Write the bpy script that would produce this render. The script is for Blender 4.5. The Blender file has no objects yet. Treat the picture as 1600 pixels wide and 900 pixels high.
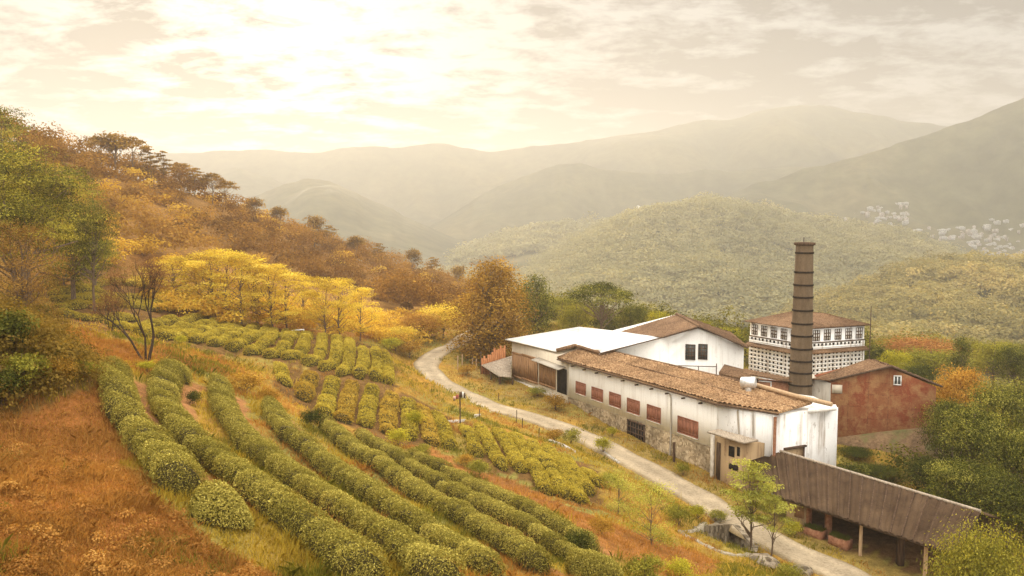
import bpy, math
import numpy as np

# ------------------------------------------------------------------ camera model
F, HY, CZ = 1300.0, 335.0, 22.0
PITCH = math.atan((450 - HY) / F)
CP, SP = math.cos(PITCH), math.sin(PITCH)
rng = np.random.default_rng(11)
C = bpy.context.scene.collection


def ray(px, py):
    a = (np.asarray(px, float) - 800) / F
    b = (450 - np.asarray(py, float)) / F
    y = CP + b * SP
    return a / y, (-SP + b * CP) / y


def at(px, py, d):
    kx, kz = ray(px, py)
    return np.array([kx * d, d, CZ + kz * d])


def P(px, py, z):
    kx, kz = ray(px, py)
    d = (z - CZ) / kz
    return np.array([kx * d, d, z])


def project(X, Y, Z):
    dz = Z - CZ
    depth = Y * CP - dz * SP
    up = Y * SP + dz * CP
    depth = np.where(depth < 0.1, 0.1, depth)
    return 800 + F * X / depth, 450 - F * up / depth


# ------------------------------------------------------------------ noise
def _hash(ix, iy, s):
    n = (ix.astype(np.int64) * 374761393 + iy.astype(np.int64) * 668265263 + s * 1442695041) & 0x7fffffff
    n = ((n ^ (n >> 13)) * 1274126177) & 0x7fffffff
    n = n ^ (n >> 16)
    return (n & 0xffff) / 65535.0


def vnoise(x, y, s=0):
    x = np.asarray(x, float); y = np.asarray(y, float)
    ix = np.floor(x); iy = np.floor(y)
    fx = x - ix; fy = y - iy
    fx = fx * fx * (3 - 2 * fx); fy = fy * fy * (3 - 2 * fy)
    a = _hash(ix, iy, s); b = _hash(ix + 1, iy, s); c = _hash(ix, iy + 1, s); d = _hash(ix + 1, iy + 1, s)
    return (a * (1 - fx) + b * fx) * (1 - fy) + (c * (1 - fx) + d * fx) * fy


def fbm(x, y, s=0, o=4):
    t = 0; a = 0.5; f = 1.0
    for k in range(o):
        t = t + a * (vnoise(x * f + 17.3 * k, y * f - 9.1 * k, s + k) * 2 - 1)
        a *= 0.5; f *= 2.03
    return t


# ------------------------------------------------------------------ terrain from measured points
ctrl = []
def cz(z, *pts):
    for (x, y) in pts: ctrl.append(P(x, y, z))
def cd(px, py, d): ctrl.append(at(px, py, d))
# hedge contours
cz(14.4, (180, 590), (200, 640), (250, 710), (290, 770), (345, 805))
cz(13.2, (275, 595), (270, 650), (350, 730), (470, 810), (560, 890))
cz(11.8, (345, 605), (380, 690), (470, 760), (590, 840), (690, 895))
cz(10.2, (430, 640), (480, 700), (560, 770), (680, 840), (780, 895))
cz(8.6, (510, 670), (600, 740), (700, 800), (850, 885))
cz(7.4, (570, 690), (680, 755), (800, 820), (915, 875))
cz(6.3, (690, 730), (850, 800), (930, 850))
# lower left grass slope
cz(15.0, (100, 680), (150, 750)); cz(15.6, (0, 665), (0, 750)); cz(15.3, (0, 900)); cz(14.4, (160, 608), (250, 900)); cz(13.5, (430, 900))
# bank on the left
cd(0, 490, 27); cd(70, 515, 31); cd(80, 600, 33); cd(0, 560, 27.5); cz(14.6, (150, 550)); cz(15.2, (120, 530)); cz(13.6, (225, 570)); cz(12.6, (300, 560))
# terraces and plots
cz(12.4, (100, 495)); cz(11.0, (220, 512)); cz(10.4, (300, 522)); cz(9.5, (450, 530)); cz(8.0, (600, 552)); cz(7.4, (600, 602))
cz(9.9, (390, 562)); cz(8.6, (500, 580)); cz(10.0, (400, 590)); cz(7.8, (500, 630)); cz(6.8, (600, 640)); cz(5.8, (655, 680))
cz(5.0, (720, 690)); cz(3.6, (800, 690)); cz(3.4, (900, 770)); cz(4.5, (800, 760)); cz(2.2, (940, 745)); cz(2.0, (870, 700))
cz(5.0, (860, 795)); cz(5.0, (1000, 865)); cz(4.6, (950, 815)); cz(3.6, (1020, 842)); cz(1.6, (1000, 770)); cz(0.6, (1075, 810)); cz(0.2, (1090, 832))
cz(6.5, (1000, 900)); cz(4.0, (1100, 900)); cz(1.2, (1195, 897)); cz(9.6, (800, 900)); cz(1.2, (1120, 880)); cz(-0.2, (1160, 872))
cz(4.2, (690, 630)); cz(3.0, (760, 655)); cz(2.6, (640, 600)); cz(1.3, (830, 675))
# road
ROADPX = [(712, 538, 2.7), (693, 546, 2.6), (672, 560, 2.4), (668, 573, 2.1), (682, 591, 1.7), (705, 608, 1.3), (770, 635, .9), (830, 652, .5), (880, 670, .1),
          (935, 692, -.3), (1000, 726, -.8), (1080, 772, -1.4), (1160, 818, -1.9), (1250, 866, -2.3), (1330, 903, -2.6)]
ROAD = [np.array([4, 165, 2.2]), np.array([-5.5, 140, 2.6])] + [P(*q) for q in ROADPX] + [np.array([25.5, 50, -2.9]), np.array([31, 40, -3.2]), np.array([38, 28, -3.4])]
for q in ROAD: ctrl.append(q)
# yard and buildings
cz(.3, (890, 641)); cz(-1.3, (1116, 746)); cz(.7, (810, 600)); cz(-2.3, (1340, 868)); cz(-2.3, (1260, 820)); cz(-2.4, (1443, 905)); cz(1.2, (750, 580))
ctrl += [np.array(q, float) for q in [(28, 80, -1.5), (22, 95, -.5), (40, 100, -.5), (32, 72, -2.6), (38, 60, -4), (42, 68, -6), (50, 60, -7), (45, 78, -4.5), (60, 80, -8), (12, 112, .6), (30, 118, -.6), (46, 90, -1), (55, 110, -4),
         (60, 140, -4), (40, 140, -2), (15, 140, 0), (90, 150, -8), (80, 100, -9), (60, 200, -14), (20, 190, -8), (110, 220, -18), (0, 200, -3), (45, 45, -5), (60, 40, -8), (90, 60, -10), (140, 120, -14),
         (20, 260, -24), (90, 300, -34), (170, 300, -36), (180, 200, -24), (200, 100, -20),
         (0, 0, 16.2), (-20, 0, 18.5), (18, 2, 11), (40, 12, 3), (-34, 12, 19), (8, 14, 13), (-14, 13, 15.6), (20, 26, 7.2), (28, 36, 1.5), (60, 10, -3), (-60, 20, 26), (-45, 40, 20), (-60, 60, 21), (-100, 40, 38), (-90, 80, 30), (0, -40, 18), (60, -40, 0), (-60, -40, 34)]]
# hillside on the left
for q in [(0, 232, 150), (100, 265, 170), (200, 280, 190), (300, 305, 205), (400, 350, 220), (500, 390, 240), (600, 422, 260), (700, 452, 280), (760, 470, 300),
          (150, 400, 120), (250, 400, 135), (400, 405, 170), (500, 445, 180), (600, 482, 190), (650, 495, 200), (20, 380, 100), (300, 500, 100), (420, 515, 105), (530, 522, 110), (590, 525, 122), (130, 455, 108), (210, 450, 112), (620, 560, 105)]:
    cd(*q)
for q in [(-130, 100, 44), (-170, 160, 58), (-110, 220, 30), (-70, 290, 8), (-40, 340, -14), (-160, 300, 30), (-10, 400, -40), (-120, 400, -10), (60, 420, -45), (-230, 200, 60), (-230, 380, 20)]:
    ctrl.append(np.array(q, float))
ctrl = np.array(ctrl)
TS = 50.0
_c = ctrl[:, :2] / TS
def _phi(r2): return 0.5 * r2 * np.log(r2 + 1e-12)
_r2 = ((_c[:, None, :] - _c[None, :, :]) ** 2).sum(-1)
_n = len(_c)
_A = np.zeros((_n + 3, _n + 3)); _A[:_n, :_n] = _phi(_r2) + 0.002 * np.eye(_n)
_A[:_n, _n] = 1; _A[:_n, _n + 1:] = _c; _A[_n, :_n] = 1; _A[_n + 1:, :_n] = _c.T
_w = np.linalg.solve(_A, np.concatenate([ctrl[:, 2], np.zeros(3)]))

ROADXY = np.array([q[:2] for q in ROAD]); ROADZ = np.array([q[2] for q in ROAD])
def _resample(xy, z, step):
    # smooth (Catmull-Rom) resample
    out = []; n = len(xy)
    p = np.column_stack([xy, z])
    for i in range(n - 1):
        p0 = p[max(i - 1, 0)]; p1 = p[i]; p2 = p[i + 1]; p3 = p[min(i + 2, n - 1)]
        k = max(2, int(np.linalg.norm(p2[:2] - p1[:2]) / step))
        for t in np.arange(k) / k:
            out.append(0.5 * ((2 * p1) + (-p0 + p2) * t + (2 * p0 - 5 * p1 + 4 * p2 - p3) * t * t + (-p0 + 3 * p1 - 3 * p2 + p3) * t ** 3))
    out.append(p[-1])
    return np.array(out)
RC = _resample(ROADXY, ROADZ, 0.8)
for _ in range(6): RC[1:-1, 2] = (RC[:-2, 2] + RC[1:-1, 2] * 2 + RC[2:, 2]) / 4


def road_dist(x, y):
    best = np.full(x.shape, 1e9); bz = np.zeros(x.shape)
    near = (x > -20) & (x < 60) & (y > 20) & (y < 180)
    xi, yi = x[near], y[near]
    if len(xi) == 0: return best, bz
    b = np.full(xi.shape, 1e9); z = np.zeros(xi.shape)
    for i in range(len(RC) - 1):
        ax, ay, az = RC[i]; bx, by, bz_ = RC[i + 1]
        dx, dy = bx - ax, by - ay
        t = np.clip(((xi - ax) * dx + (yi - ay) * dy) / (dx * dx + dy * dy + 1e-9), 0, 1)
        d = np.hypot(xi - ax - t * dx, yi - ay - t * dy)
        m = d < b
        b[m] = d[m]; z[m] = az + (bz_ - az) * t[m]
    best[near] = b; bz[near] = z
    return best, bz


# drainage pit beside the road: stone-lined, its rim measured from the photograph
PIT = np.array([P(1086, 829, .2)[:2], P(1144, 815, -1.6)[:2], P(1176, 848, -1.9)[:2], P(1172, 866, -1.2)[:2]])
def in_poly(x, y, poly):
    r = np.zeros(np.shape(x), bool); n = len(poly)
    for i in range(n):
        x0, y0 = poly[i]; x1, y1 = poly[(i + 1) % n]
        c = ((y0 > y) != (y1 > y)) & (x < (x1 - x0) * (y - y0) / (y1 - y0 + 1e-12) + x0)
        r ^= c
    return r


def height(x, y, rough=True):
    x = np.atleast_1d(np.asarray(x, float)); y = np.atleast_1d(np.asarray(y, float))
    sh = x.shape; x = x.ravel(); y = y.ravel()
    out = np.empty(len(x))
    for k in range(0, len(x), 20000):
        xs = x[k:k + 20000] / TS; ys = y[k:k + 20000] / TS
        r2 = (xs[:, None] - _c[None, :, 0]) ** 2 + (ys[:, None] - _c[None, :, 1]) ** 2
        out[k:k + 20000] = _phi(r2) @ _w[:_n] + _w[_n] + _w[_n + 1] * xs + _w[_n + 2] * ys
    d = np.hypot(x, y)
    if rough:
        out += fbm(x / 3.1, y / 3.1, 3, 4) * np.clip(d / 60, .35, 1.2) * .42
    rd, rz = road_dist(x, y)
    t = np.clip((rd - 2.2) / 3.5, 0, 1); t = t * t * (3 - 2 * t)
    out = np.where(rd < 6, rz - .03 + (out - rz + .03) * t, out)
    far = np.clip((d - 320) / 110, 0, 1)
    out = out * (1 - far) + np.minimum(out, -62.5) * far
    out = np.where(d > 428, -62.6, out)
    out = np.maximum(out, -62.6)
    return out.reshape(sh)


def ground(px, py, dmin=12.0, dmax=400.0):
    """where the sight line through a measured point of the photograph meets the terrain"""
    kx, kz = ray(px, py)
    d = np.geomspace(dmin, dmax, 420)
    h = height(kx * d, d, False)
    below = np.nonzero(CZ + kz * d < h)[0]
    if len(below) == 0: return at(px, py, dmax)
    i = below[0]
    lo, hi = (d[i - 1] if i else d[0] * .8), d[i]
    for _ in range(18):
        m = (lo + hi) / 2
        if CZ + kz * m < height(kx * m, m, False)[0]: hi = m
        else: lo = m
    return np.array([kx * hi, hi, height(kx * hi, hi)[0]])


# ------------------------------------------------------------------ mesh helpers
def make_mesh(name, V, Fs, mats, tone=None, col=None, smooth=False, matidx=None):
    me = bpy.data.meshes.new(name)
    V = np.asarray(V, np.float32)
    me.vertices.add(len(V)); me.vertices.foreach_set('co', V.ravel())
    loops = []; starts = []; o = 0
    for f in Fs:
        f = np.asarray(f, np.int32)
        if f.size == 0: continue
        k = f.shape[1]
        loops.append(f.ravel()); starts.append(o + np.arange(len(f)) * k); o += f.size
    loops = np.concatenate(loops); starts = np.concatenate(starts)
    me.loops.add(len(loops)); me.loops.foreach_set('vertex_index', loops.astype(np.int32))
    me.polygons.add(len(starts)); me.polygons.foreach_set('loop_start', starts.astype(np.int32))
    if smooth: me.polygons.foreach_set('use_smooth', np.ones(len(starts), bool))
    if matidx is not None: me.polygons.foreach_set('material_index', np.asarray(matidx, np.int32))
    me.update(calc_edges=True)
    if tone is not None:
        a = me.attributes.new('tone', 'FLOAT', 'POINT'); a.data.foreach_set('value', np.asarray(tone, np.float32))
    if col is not None:
        a = me.attributes.new('cover', 'FLOAT_COLOR', 'POINT'); a.data.foreach_set('color', np.asarray(col, np.float32).ravel())
    for m in (mats if isinstance(mats, (list, tuple)) else [mats]): me.materials.append(m)
    return me


def link(name, me, parent=None, loc=None, label=None):
    o = bpy.data.objects.new(name, me); C.objects.link(o)
    if parent is not None: o.parent = parent
    if loc is not None: o.location = loc
    if label: o['label'] = label
    return o


def tag(o, label=None, cat=None, group=None, kind=None):
    if label: o['label'] = label
    if cat: o['category'] = cat
    if group: o['group'] = group
    if kind: o['kind'] = kind
    return o


def thing(name, label, cat, loc=(0, 0, 0), group=None):
    o = bpy.data.objects.new(name, None); C.objects.link(o); o.location = loc
    o.empty_display_size = .5
    return tag(o, label, cat, group)


def unit(v):
    v = np.asarray(v, float); return v / (np.linalg.norm(v) + 1e-12)


class G:
    """collects shapes, then becomes ONE mesh object"""
    def __init__(self): self.V = []; self.F = {}; self.n = 0
    def add(self, V, *Fs):
        V = np.asarray(V, float)
        for f in Fs:
            f = np.asarray(f, int)
            self.F.setdefault(f.shape[1], []).append(f + self.n)
        self.V.append(V); self.n += len(V); return self
    def frame_box(self, o, ax, ay, az):
        """corner o and three edge vectors"""
        o, ax, ay, az = (np.asarray(q, float) for q in (o, ax, ay, az))
        V = [o + i * ax + j * ay + k * az for k in (0, 1) for j in (0, 1) for i in (0, 1)]
        f = [[0, 2, 3, 1], [4, 5, 7, 6], [0, 1, 5, 4], [2, 6, 7, 3], [0, 4, 6, 2], [1, 3, 7, 5]]
        if np.dot(np.cross(ax, ay), az) < 0: f = [q[::-1] for q in f]
        return self.add(V, f)
    def box(self, c, s):
        c = np.asarray(c, float); s = np.asarray(s, float)
        return self.frame_box(c - s / 2, (s[0], 0, 0), (0, s[1], 0), (0, 0, s[2]))
    def prism(self, poly, z0, tops=None, z1=None):
        """plan polygon (x, y), bottom z0, top per corner"""
        n = len(poly); tops = tops if tops is not None else [z1] * n
        a = sum(poly[i][0] * poly[(i + 1) % n][1] - poly[(i + 1) % n][0] * poly[i][1] for i in range(n))
        if a < 0: poly = poly[::-1]; tops = tops[::-1]
        V = [(p[0], p[1], z0) for p in poly] + [(p[0], p[1], t) for p, t in zip(poly, tops)]
        self.add(V, [[i, (i + 1) % n, n + (i + 1) % n, n + i] for i in range(n)], [list(range(n, 2 * n))], [list(range(n - 1, -1, -1))])
        return self
    def slab(self, pts, t):
        """a flat 3D polygon with its thickness below it"""
        pts = [np.asarray(p, float) for p in pts]; n = len(pts)
        nm = sum(np.cross(pts[i], pts[(i + 1) % n]) for i in range(n))
        if nm[2] < 0: pts = pts[::-1]
        V = pts + [p - np.array([0, 0, t]) for p in pts]
        return self.add(V, [list(range(n))], [list(range(2 * n - 1, n - 1, -1))], [[(i + 1) % n, i, n + i, n + (i + 1) % n] for i in range(n)])
    def tube(self, pts, radii, k=8, cap=True):
        pts = np.asarray(pts, float); m = len(pts)
        radii = np.broadcast_to(np.asarray(radii, float), (m,))
        t = np.gradient(pts, axis=0); t /= np.linalg.norm(t, axis=1)[:, None] + 1e-9
        ref = np.array([0, 0, 1.]) if abs(t[0][2]) < .9 else np.array([1., 0, 0])
        V = []
        for i in range(m):
            u = unit(np.cross(t[i], ref)); v = np.cross(u, t[i])
            if i: # keep the frame from flipping
                pass
            a = np.arange(k) * 2 * math.pi / k
            V.append(pts[i] + radii[i] * (np.cos(a)[:, None] * u + np.sin(a)[:, None] * v))
        V = np.concatenate(V)
        f = [[i * k + j, (i + 1) * k + j, (i + 1) * k + (j + 1) % k, i * k + (j + 1) % k] for i in range(m - 1) for j in range(k)]
        self.add(V, f)
        if cap: self.add(V[:k], [list(range(k))]); self.add(V[-k:], [list(range(k - 1, -1, -1))])
        return self
    def sheet(self, p00, p10, p11, p01, pitch, amp, course=0, step=0, jit=0, thick=.07, shape='tile'):
        """a roof covering between four corners: p00-p10 along the eave, p01-p11 along the ridge"""
        p00, p10, p11, p01 = (np.asarray(q, float) for q in (p00, p10, p11, p01))
        L = max(np.linalg.norm(p10 - p00), np.linalg.norm(p11 - p01)); S = max(np.linalg.norm(p01 - p00), np.linalg.norm(p11 - p10))
        nu = max(4, int(L / pitch)) * 4
        us = np.arange(nu + 1) / nu
        if course:
            nc = max(2, int(S / course)); vs = []; so = []
            for i in range(nc): vs += [i / nc, (i + .985) / nc]; so += [1, 0]
            vs = np.array(vs); so = np.array(so) * step
        else:
            vs = np.linspace(0, 1, 7); so = np.zeros(7)
        nm = unit(np.cross(p10 - p00, p01 - p00)); nm = nm if nm[2] > 0 else -nm
        U, W = np.meshgrid(us, vs, indexing='ij')
        B = ((1 - U) * (1 - W))[..., None] * p00 + (U * (1 - W))[..., None] * p10 + (U * W)[..., None] * p11 + ((1 - U) * W)[..., None] * p01
        ph = np.arange(nu + 1) % 4
        prof = np.array([0, .8, 1, .8])[ph] * amp
        h = prof[:, None] + so[None, :]
        if jit:
            r = np.random.default_rng(int(L * 1000) % 9999)
            cell = r.normal(0, jit, (nu // 4 + 1, (len(vs) + 1) // 2))
            h = h + cell[np.arange(nu + 1) // 4][:, np.arange(len(vs)) // 2]
            sag = fbm(U * L / 4, W * S / 4, 5, 2) * jit * 4
            h = h + sag
        B = B + nm * h[..., None]
        n2 = len(vs); V = B.reshape(-1, 3)
        i, j = np.meshgrid(np.arange(nu), np.arange(n2 - 1), indexing='ij')
        a = (i * n2 + j).ravel(); f = np.stack([a, a + n2, a + n2 + 1, a + 1], 1)
        fn = np.cross(V[f[0, 1]] - V[f[0, 0]], V[f[0, 3]] - V[f[0, 0]])
        if fn[2] < 0: f = f[:, ::-1]
        self.add(V, f)
        self.slab([p00 - nm * .01, p10 - nm * .01, p11 - nm * .01, p01 - nm * .01], thick)
        return self
    def build(self, name, mat, parent=None, smooth=False, label=None):
        V = np.concatenate(self.V)
        me = make_mesh(name, V, [np.concatenate(v) for v in self.F.values()], mat, smooth=smooth)
        if parent is not None:  # keep coordinates local to the thing's base
            off = np.array(parent.matrix_basis.translation)
            p = parent.parent
            while p is not None: off = off + np.array(p.matrix_basis.translation); p = p.parent
            me.vertices.foreach_set('co', (V - off).astype(np.float32).ravel()); me.update()
        return link(name, me, parent, label=label)


# ------------------------------------------------------------------ materials
class N:
    def __init__(self, name):
        self.m = bpy.data.materials.new(name); self.m.use_nodes = True
        self.t = self.m.node_tree; self.t.nodes.clear()
        self.out = self.t.nodes.new('ShaderNodeOutputMaterial')
    def n(self, kind, **kw):
        x = self.t.nodes.new(kind)
        for k, v in kw.items():
            if k.startswith('i_'):
                x.inputs[k[2:].replace('_', ' ')].default_value = v
            else: setattr(x, k, v)
        return x
    def l(self, a, b): self.t.links.new(a, b)
    def ramp(self, fac, stops):
        r = self.n('ShaderNodeValToRGB'); e = r.color_ramp.elements
        while len(e) < len(stops): e.new(.5)
        for q, (p, c) in zip(e, stops): q.position = p; q.color = (*c, 1)
        self.l(fac, r.inputs[0]); return r.outputs[0]
    def noise(self, scale, detail=4, stretch=(1, 1, 1), rough=.55, coord='Object', dist=0):
        tc = self.n('ShaderNodeTexCoord'); mp = self.n('ShaderNodeMapping'); mp.inputs['Scale'].default_value = stretch
        self.l(tc.outputs[coord], mp.inputs[0])
        nz = self.n('ShaderNodeTexNoise'); nz.inputs['Scale'].default_value = scale; nz.inputs['Detail'].default_value = detail
        nz.inputs['Roughness'].default_value = rough; nz.inputs['Distortion'].default_value = dist
        self.l(mp.outputs[0], nz.inputs['Vector']); return nz.outputs[0]
    def mix(self, fac, a, b, mode='MIX'):
        x = self.n('ShaderNodeMix', data_type='RGBA', blend_type=mode)
        for s, v in ((x.inputs[0], fac), (x.inputs[6], a), (x.inputs[7], b)):
            if hasattr(v, 'is_output'): self.l(v, s)
            elif isinstance(v, (tuple, list)): s.default_value = (*v, 1) if len(v) == 3 else v
            else: s.default_value = v
        return x.outputs[2]
    def surface(self, color, rough=.9, bump=None, bs=.3, metal=0, spec=None):
        spec = (.03 if rough > .6 and not metal else .4) if spec is None else spec
        b = self.n('ShaderNodeBsdfPrincipled')
        b.inputs['Roughness'].default_value = rough; b.inputs['Metallic'].default_value = metal; b.inputs['Specular IOR Level'].default_value = spec
        if hasattr(color, 'is_output'): self.l(color, b.inputs['Base Color'])
        else: b.inputs['Base Color'].default_value = (*color, 1)
        if bump is not None:
            bp = self.n('ShaderNodeBump'); bp.inputs['Strength'].default_value = bs; bp.inputs['Distance'].default_value = .1
            self.l(bump, bp.inputs['Height']); self.l(bp.outputs[0], b.inputs['Normal'])
        self.l(b.outputs[0], self.out.inputs[0]); return self.m


def leaf_mat(name, dark, mid, light, trans=.4, vary=.25):
    k = N(name)
    a = k.n('ShaderNodeAttribute', attribute_name='tone')
    oi = k.n('ShaderNodeObjectInfo')
    mm = k.n('ShaderNodeMath', operation='MULTIPLY_ADD'); mm.inputs[1].default_value = vary; mm.inputs[2].default_value = -vary / 2
    k.l(oi.outputs['Random'], mm.inputs[0])
    ad = k.n('ShaderNodeMath', operation='ADD', use_clamp=True); k.l(a.outputs['Fac'], ad.inputs[0]); k.l(mm.outputs[0], ad.inputs[1])
    col = k.ramp(ad.outputs[0], [(0, dark), (.5, mid), (1, light)])
    d = k.n('ShaderNodeBsdfDiffuse'); t = k.n('ShaderNodeBsdfTranslucent'); k.l(col, d.inputs[0])
    tc = k.mix(1.0, col, (1.25, 1.1, .6), 'MULTIPLY'); k.l(tc, t.inputs[0])
    s = k.n('ShaderNodeMixShader'); s.inputs[0].default_value = trans
    k.l(d.outputs[0], s.inputs[1]); k.l(t.outputs[0], s.inputs[2]); k.l(s.outputs[0], k.out.inputs[0])
    return k.m


def plain(name, c0, c1, scale=4, stretch=(1, 1, 1), rough=.9, bump=.3, metal=0, detail=5, lo=.35, hi=.65):
    k = N(name); nz = k.noise(scale, detail, stretch)
    return k.surface(k.ramp(nz, [(lo, c0), (hi, c1)]), rough, nz, bump, metal)
# ------------------------------------------------------------------ camera, light, sky
scene = bpy.context.scene
cam = bpy.data.cameras.new('camera'); cam.sensor_width = 36; cam.lens = 36 * F / 1600; cam.clip_end = 9000; cam.clip_start = .5
co = bpy.data.objects.new('camera', cam); C.objects.link(co)
co.location = (0, 0, CZ); co.rotation_euler = (math.pi / 2 - PITCH, 0, 0); scene.camera = co

SUN_AZ, SUN_EL = math.radians(-15.5), math.radians(10.5)      # azimuth from +Y, positive to the right
sundir = np.array([math.sin(SUN_AZ) * math.cos(SUN_EL), math.cos(SUN_AZ) * math.cos(SUN_EL), math.sin(SUN_EL)])
sl = bpy.data.lights.new('sun', 'SUN'); sl.energy = 5.0; sl.angle = math.radians(5.0); sl.color = (1, .83, .61)
so_ = bpy.data.objects.new('sun', sl); C.objects.link(so_)
from mathutils import Vector
so_.rotation_euler = Vector(sundir).to_track_quat('Z', 'Y').to_euler(); so_.location = (0, 0, 500)

w = bpy.data.worlds.new('World'); scene.world = w; w.use_nodes = True
wt = w.node_tree; wt.nodes.clear()
def wn(kind, **kw):
    x = wt.nodes.new(kind)
    for k, v in kw.items(): setattr(x, k, v)
    return x
def wmath(op, a, b=None, c=None, clamp=False):
    x = wn('ShaderNodeMath', operation=op, use_clamp=clamp)
    for i, v in enumerate((a, b, c)):
        if v is None: continue
        if hasattr(v, 'is_output'): wt.links.new(v, x.inputs[i])
        else: x.inputs[i].default_value = v
    return x.outputs[0]
def wmix(fac, a, b, mode='MIX'):
    x = wn('ShaderNodeMix', data_type='RGBA', blend_type=mode)
    for s, v in ((x.inputs[0], fac), (x.inputs[6], a), (x.inputs[7], b)):
        if hasattr(v, 'is_output'): wt.links.new(v, s)
        elif isinstance(v, (tuple, list)): s.default_value = (*v, 1)
        else: s.default_value = v
    return x.outputs[2]
bg = wn('ShaderNodeBackground'); wo = wn('ShaderNodeOutputWorld'); wt.links.new(bg.outputs[0], wo.inputs[0])
bg.inputs[1].default_value = 0.1
sky = wn('ShaderNodeTexSky', sky_type='NISHITA', sun_disc=False, sun_elevation=SUN_EL, sun_rotation=SUN_AZ, air_density=1.2, dust_density=3.0, ozone_density=1.0)
tcw = wn('ShaderNodeTexCoord'); sep = wn('ShaderNodeSeparateXYZ'); wt.links.new(tcw.outputs['Generated'], sep.inputs[0])
zc = wmath('MAXIMUM', sep.outputs[2], 0.0)
den = wmath('ADD', zc, .20)
comb = wn('ShaderNodeCombineXYZ')
wt.links.new(wmath('DIVIDE', sep.outputs[0], den), comb.inputs[0]); wt.links.new(wmath('DIVIDE', sep.outputs[1], den), comb.inputs[1])
def wnoise(scale, detail, rough=.55, off=(0, 0, 0), dist=0, stretch=(1, 1, 1)):
    mp = wn('ShaderNodeMapping'); mp.inputs['Location'].default_value = off; mp.inputs['Scale'].default_value = stretch; wt.links.new(comb.outputs[0], mp.inputs[0])
    nz = wn('ShaderNodeTexNoise'); nz.inputs['Scale'].default_value = scale; nz.inputs['Detail'].default_value = detail
    nz.inputs['Roughness'].default_value = rough; nz.inputs['Distortion'].default_value = dist
    wt.links.new(mp.outputs[0], nz.inputs['Vector']); return nz.outputs[0]
def wramp(fac, stops):
    r = wn('ShaderNodeValToRGB'); e = r.color_ramp.elements
    while len(e) < len(stops): e.new(.5)
    for q, (p, c) in zip(e, stops): q.position = p; q.color = (c, c, c, 1)
    wt.links.new(fac, r.inputs[0]); return r.outputs[0]
big = wnoise(.9, 3, .5, (3.1, 1.7, 0)); small = wnoise(4.6, 8, .62, (0.4, 5.2, 0), .2, (1, 1.3, 1))
cl = wmath('ADD', wmath('MULTIPLY', big, .42), wmath('MULTIPLY', small, .74))
cover = wramp(cl, [(.505, 0), (.625, 1)])
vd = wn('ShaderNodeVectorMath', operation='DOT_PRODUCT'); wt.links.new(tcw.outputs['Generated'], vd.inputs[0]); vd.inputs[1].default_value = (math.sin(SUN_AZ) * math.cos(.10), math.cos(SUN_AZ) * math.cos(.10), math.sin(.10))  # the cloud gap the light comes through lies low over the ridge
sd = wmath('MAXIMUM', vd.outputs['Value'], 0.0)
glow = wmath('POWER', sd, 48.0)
up_ = wramp(sep.outputs[2], [(.30, 0), (.85, 1)])  # overhead brightness added above the frame as fill light
rear_fill = wmath('MULTIPLY_ADD', sep.outputs[1], -.75, .05, clamp=True)      # unseen brightness added behind the camera to light the white walls
high = wmath('MAXIMUM', up_, rear_fill, clamp=True)
# a bright thin veil of high cloud over the clear sky, thicker banks below it, brighter round the veiled sun, with fill brightness added overhead and behind
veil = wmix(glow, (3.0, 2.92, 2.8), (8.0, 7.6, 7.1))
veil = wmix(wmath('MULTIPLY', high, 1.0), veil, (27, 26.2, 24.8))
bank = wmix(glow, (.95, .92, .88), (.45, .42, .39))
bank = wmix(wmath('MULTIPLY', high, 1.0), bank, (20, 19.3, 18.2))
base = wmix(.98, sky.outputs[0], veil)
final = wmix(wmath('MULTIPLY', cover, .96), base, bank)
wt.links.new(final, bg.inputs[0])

scene.view_settings.view_transform = 'Standard'; scene.view_settings.look = 'None'; scene.view_settings.gamma = 1; scene.view_settings.exposure = 0.94
cy = scene.cycles
cy.max_bounces = 6; cy.diffuse_bounces = 3; cy.glossy_bounces = 2; cy.transmission_bounces = 4; cy.transparent_max_bounces = 6; cy.volume_bounces = 1
cy.caustics_reflective = False; cy.caustics_refractive = False
cy.use_adaptive_sampling = True; cy.adaptive_threshold = .02
cy.use_denoising = True
try: cy.denoiser = 'OPENIMAGEDENOISE'
except Exception: pass

# ------------------------------------------------------------------ haze
HAZE_TOP = 392.0
g = G(); g.box((0, 2030, (HAZE_TOP - 66) / 2), (8400, 5340, HAZE_TOP + 66))
k = N('haze_air'); pv = k.n('ShaderNodeVolumePrincipled')
pv.inputs['Color'].default_value = (.49, .475, .45, 1); pv.inputs['Density'].default_value = 4.3e-4; pv.inputs['Anisotropy'].default_value = .41
k.l(pv.outputs[0], k.out.inputs['Volume'])
haze = g.build('haze', k.m); tag(haze, 'thin golden haze filling the whole valley', 'haze', kind='stuff')

# ------------------------------------------------------------------ ground materials and near terrain
k = N('hillside_ground')
at_ = k.n('ShaderNodeAttribute', attribute_name='cover')
nz = k.noise(1.6, 6, rough=.7); nz2 = k.noise(9, 4, rough=.7)
c1 = k.mix(1.0, at_.outputs['Color'], k.ramp(nz, [(.3, (.62, .6, .58)), (.7, (1.35, 1.3, 1.25))]), 'MULTIPLY')
c1 = k.mix(1.0, c1, k.ramp(nz2, [(.3, (.7, .68, .66)), (.7, (1.3, 1.3, 1.3))]), 'MULTIPLY')
M_ground = k.surface(c1, 1.0, nz2, .8, spec=0)

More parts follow.
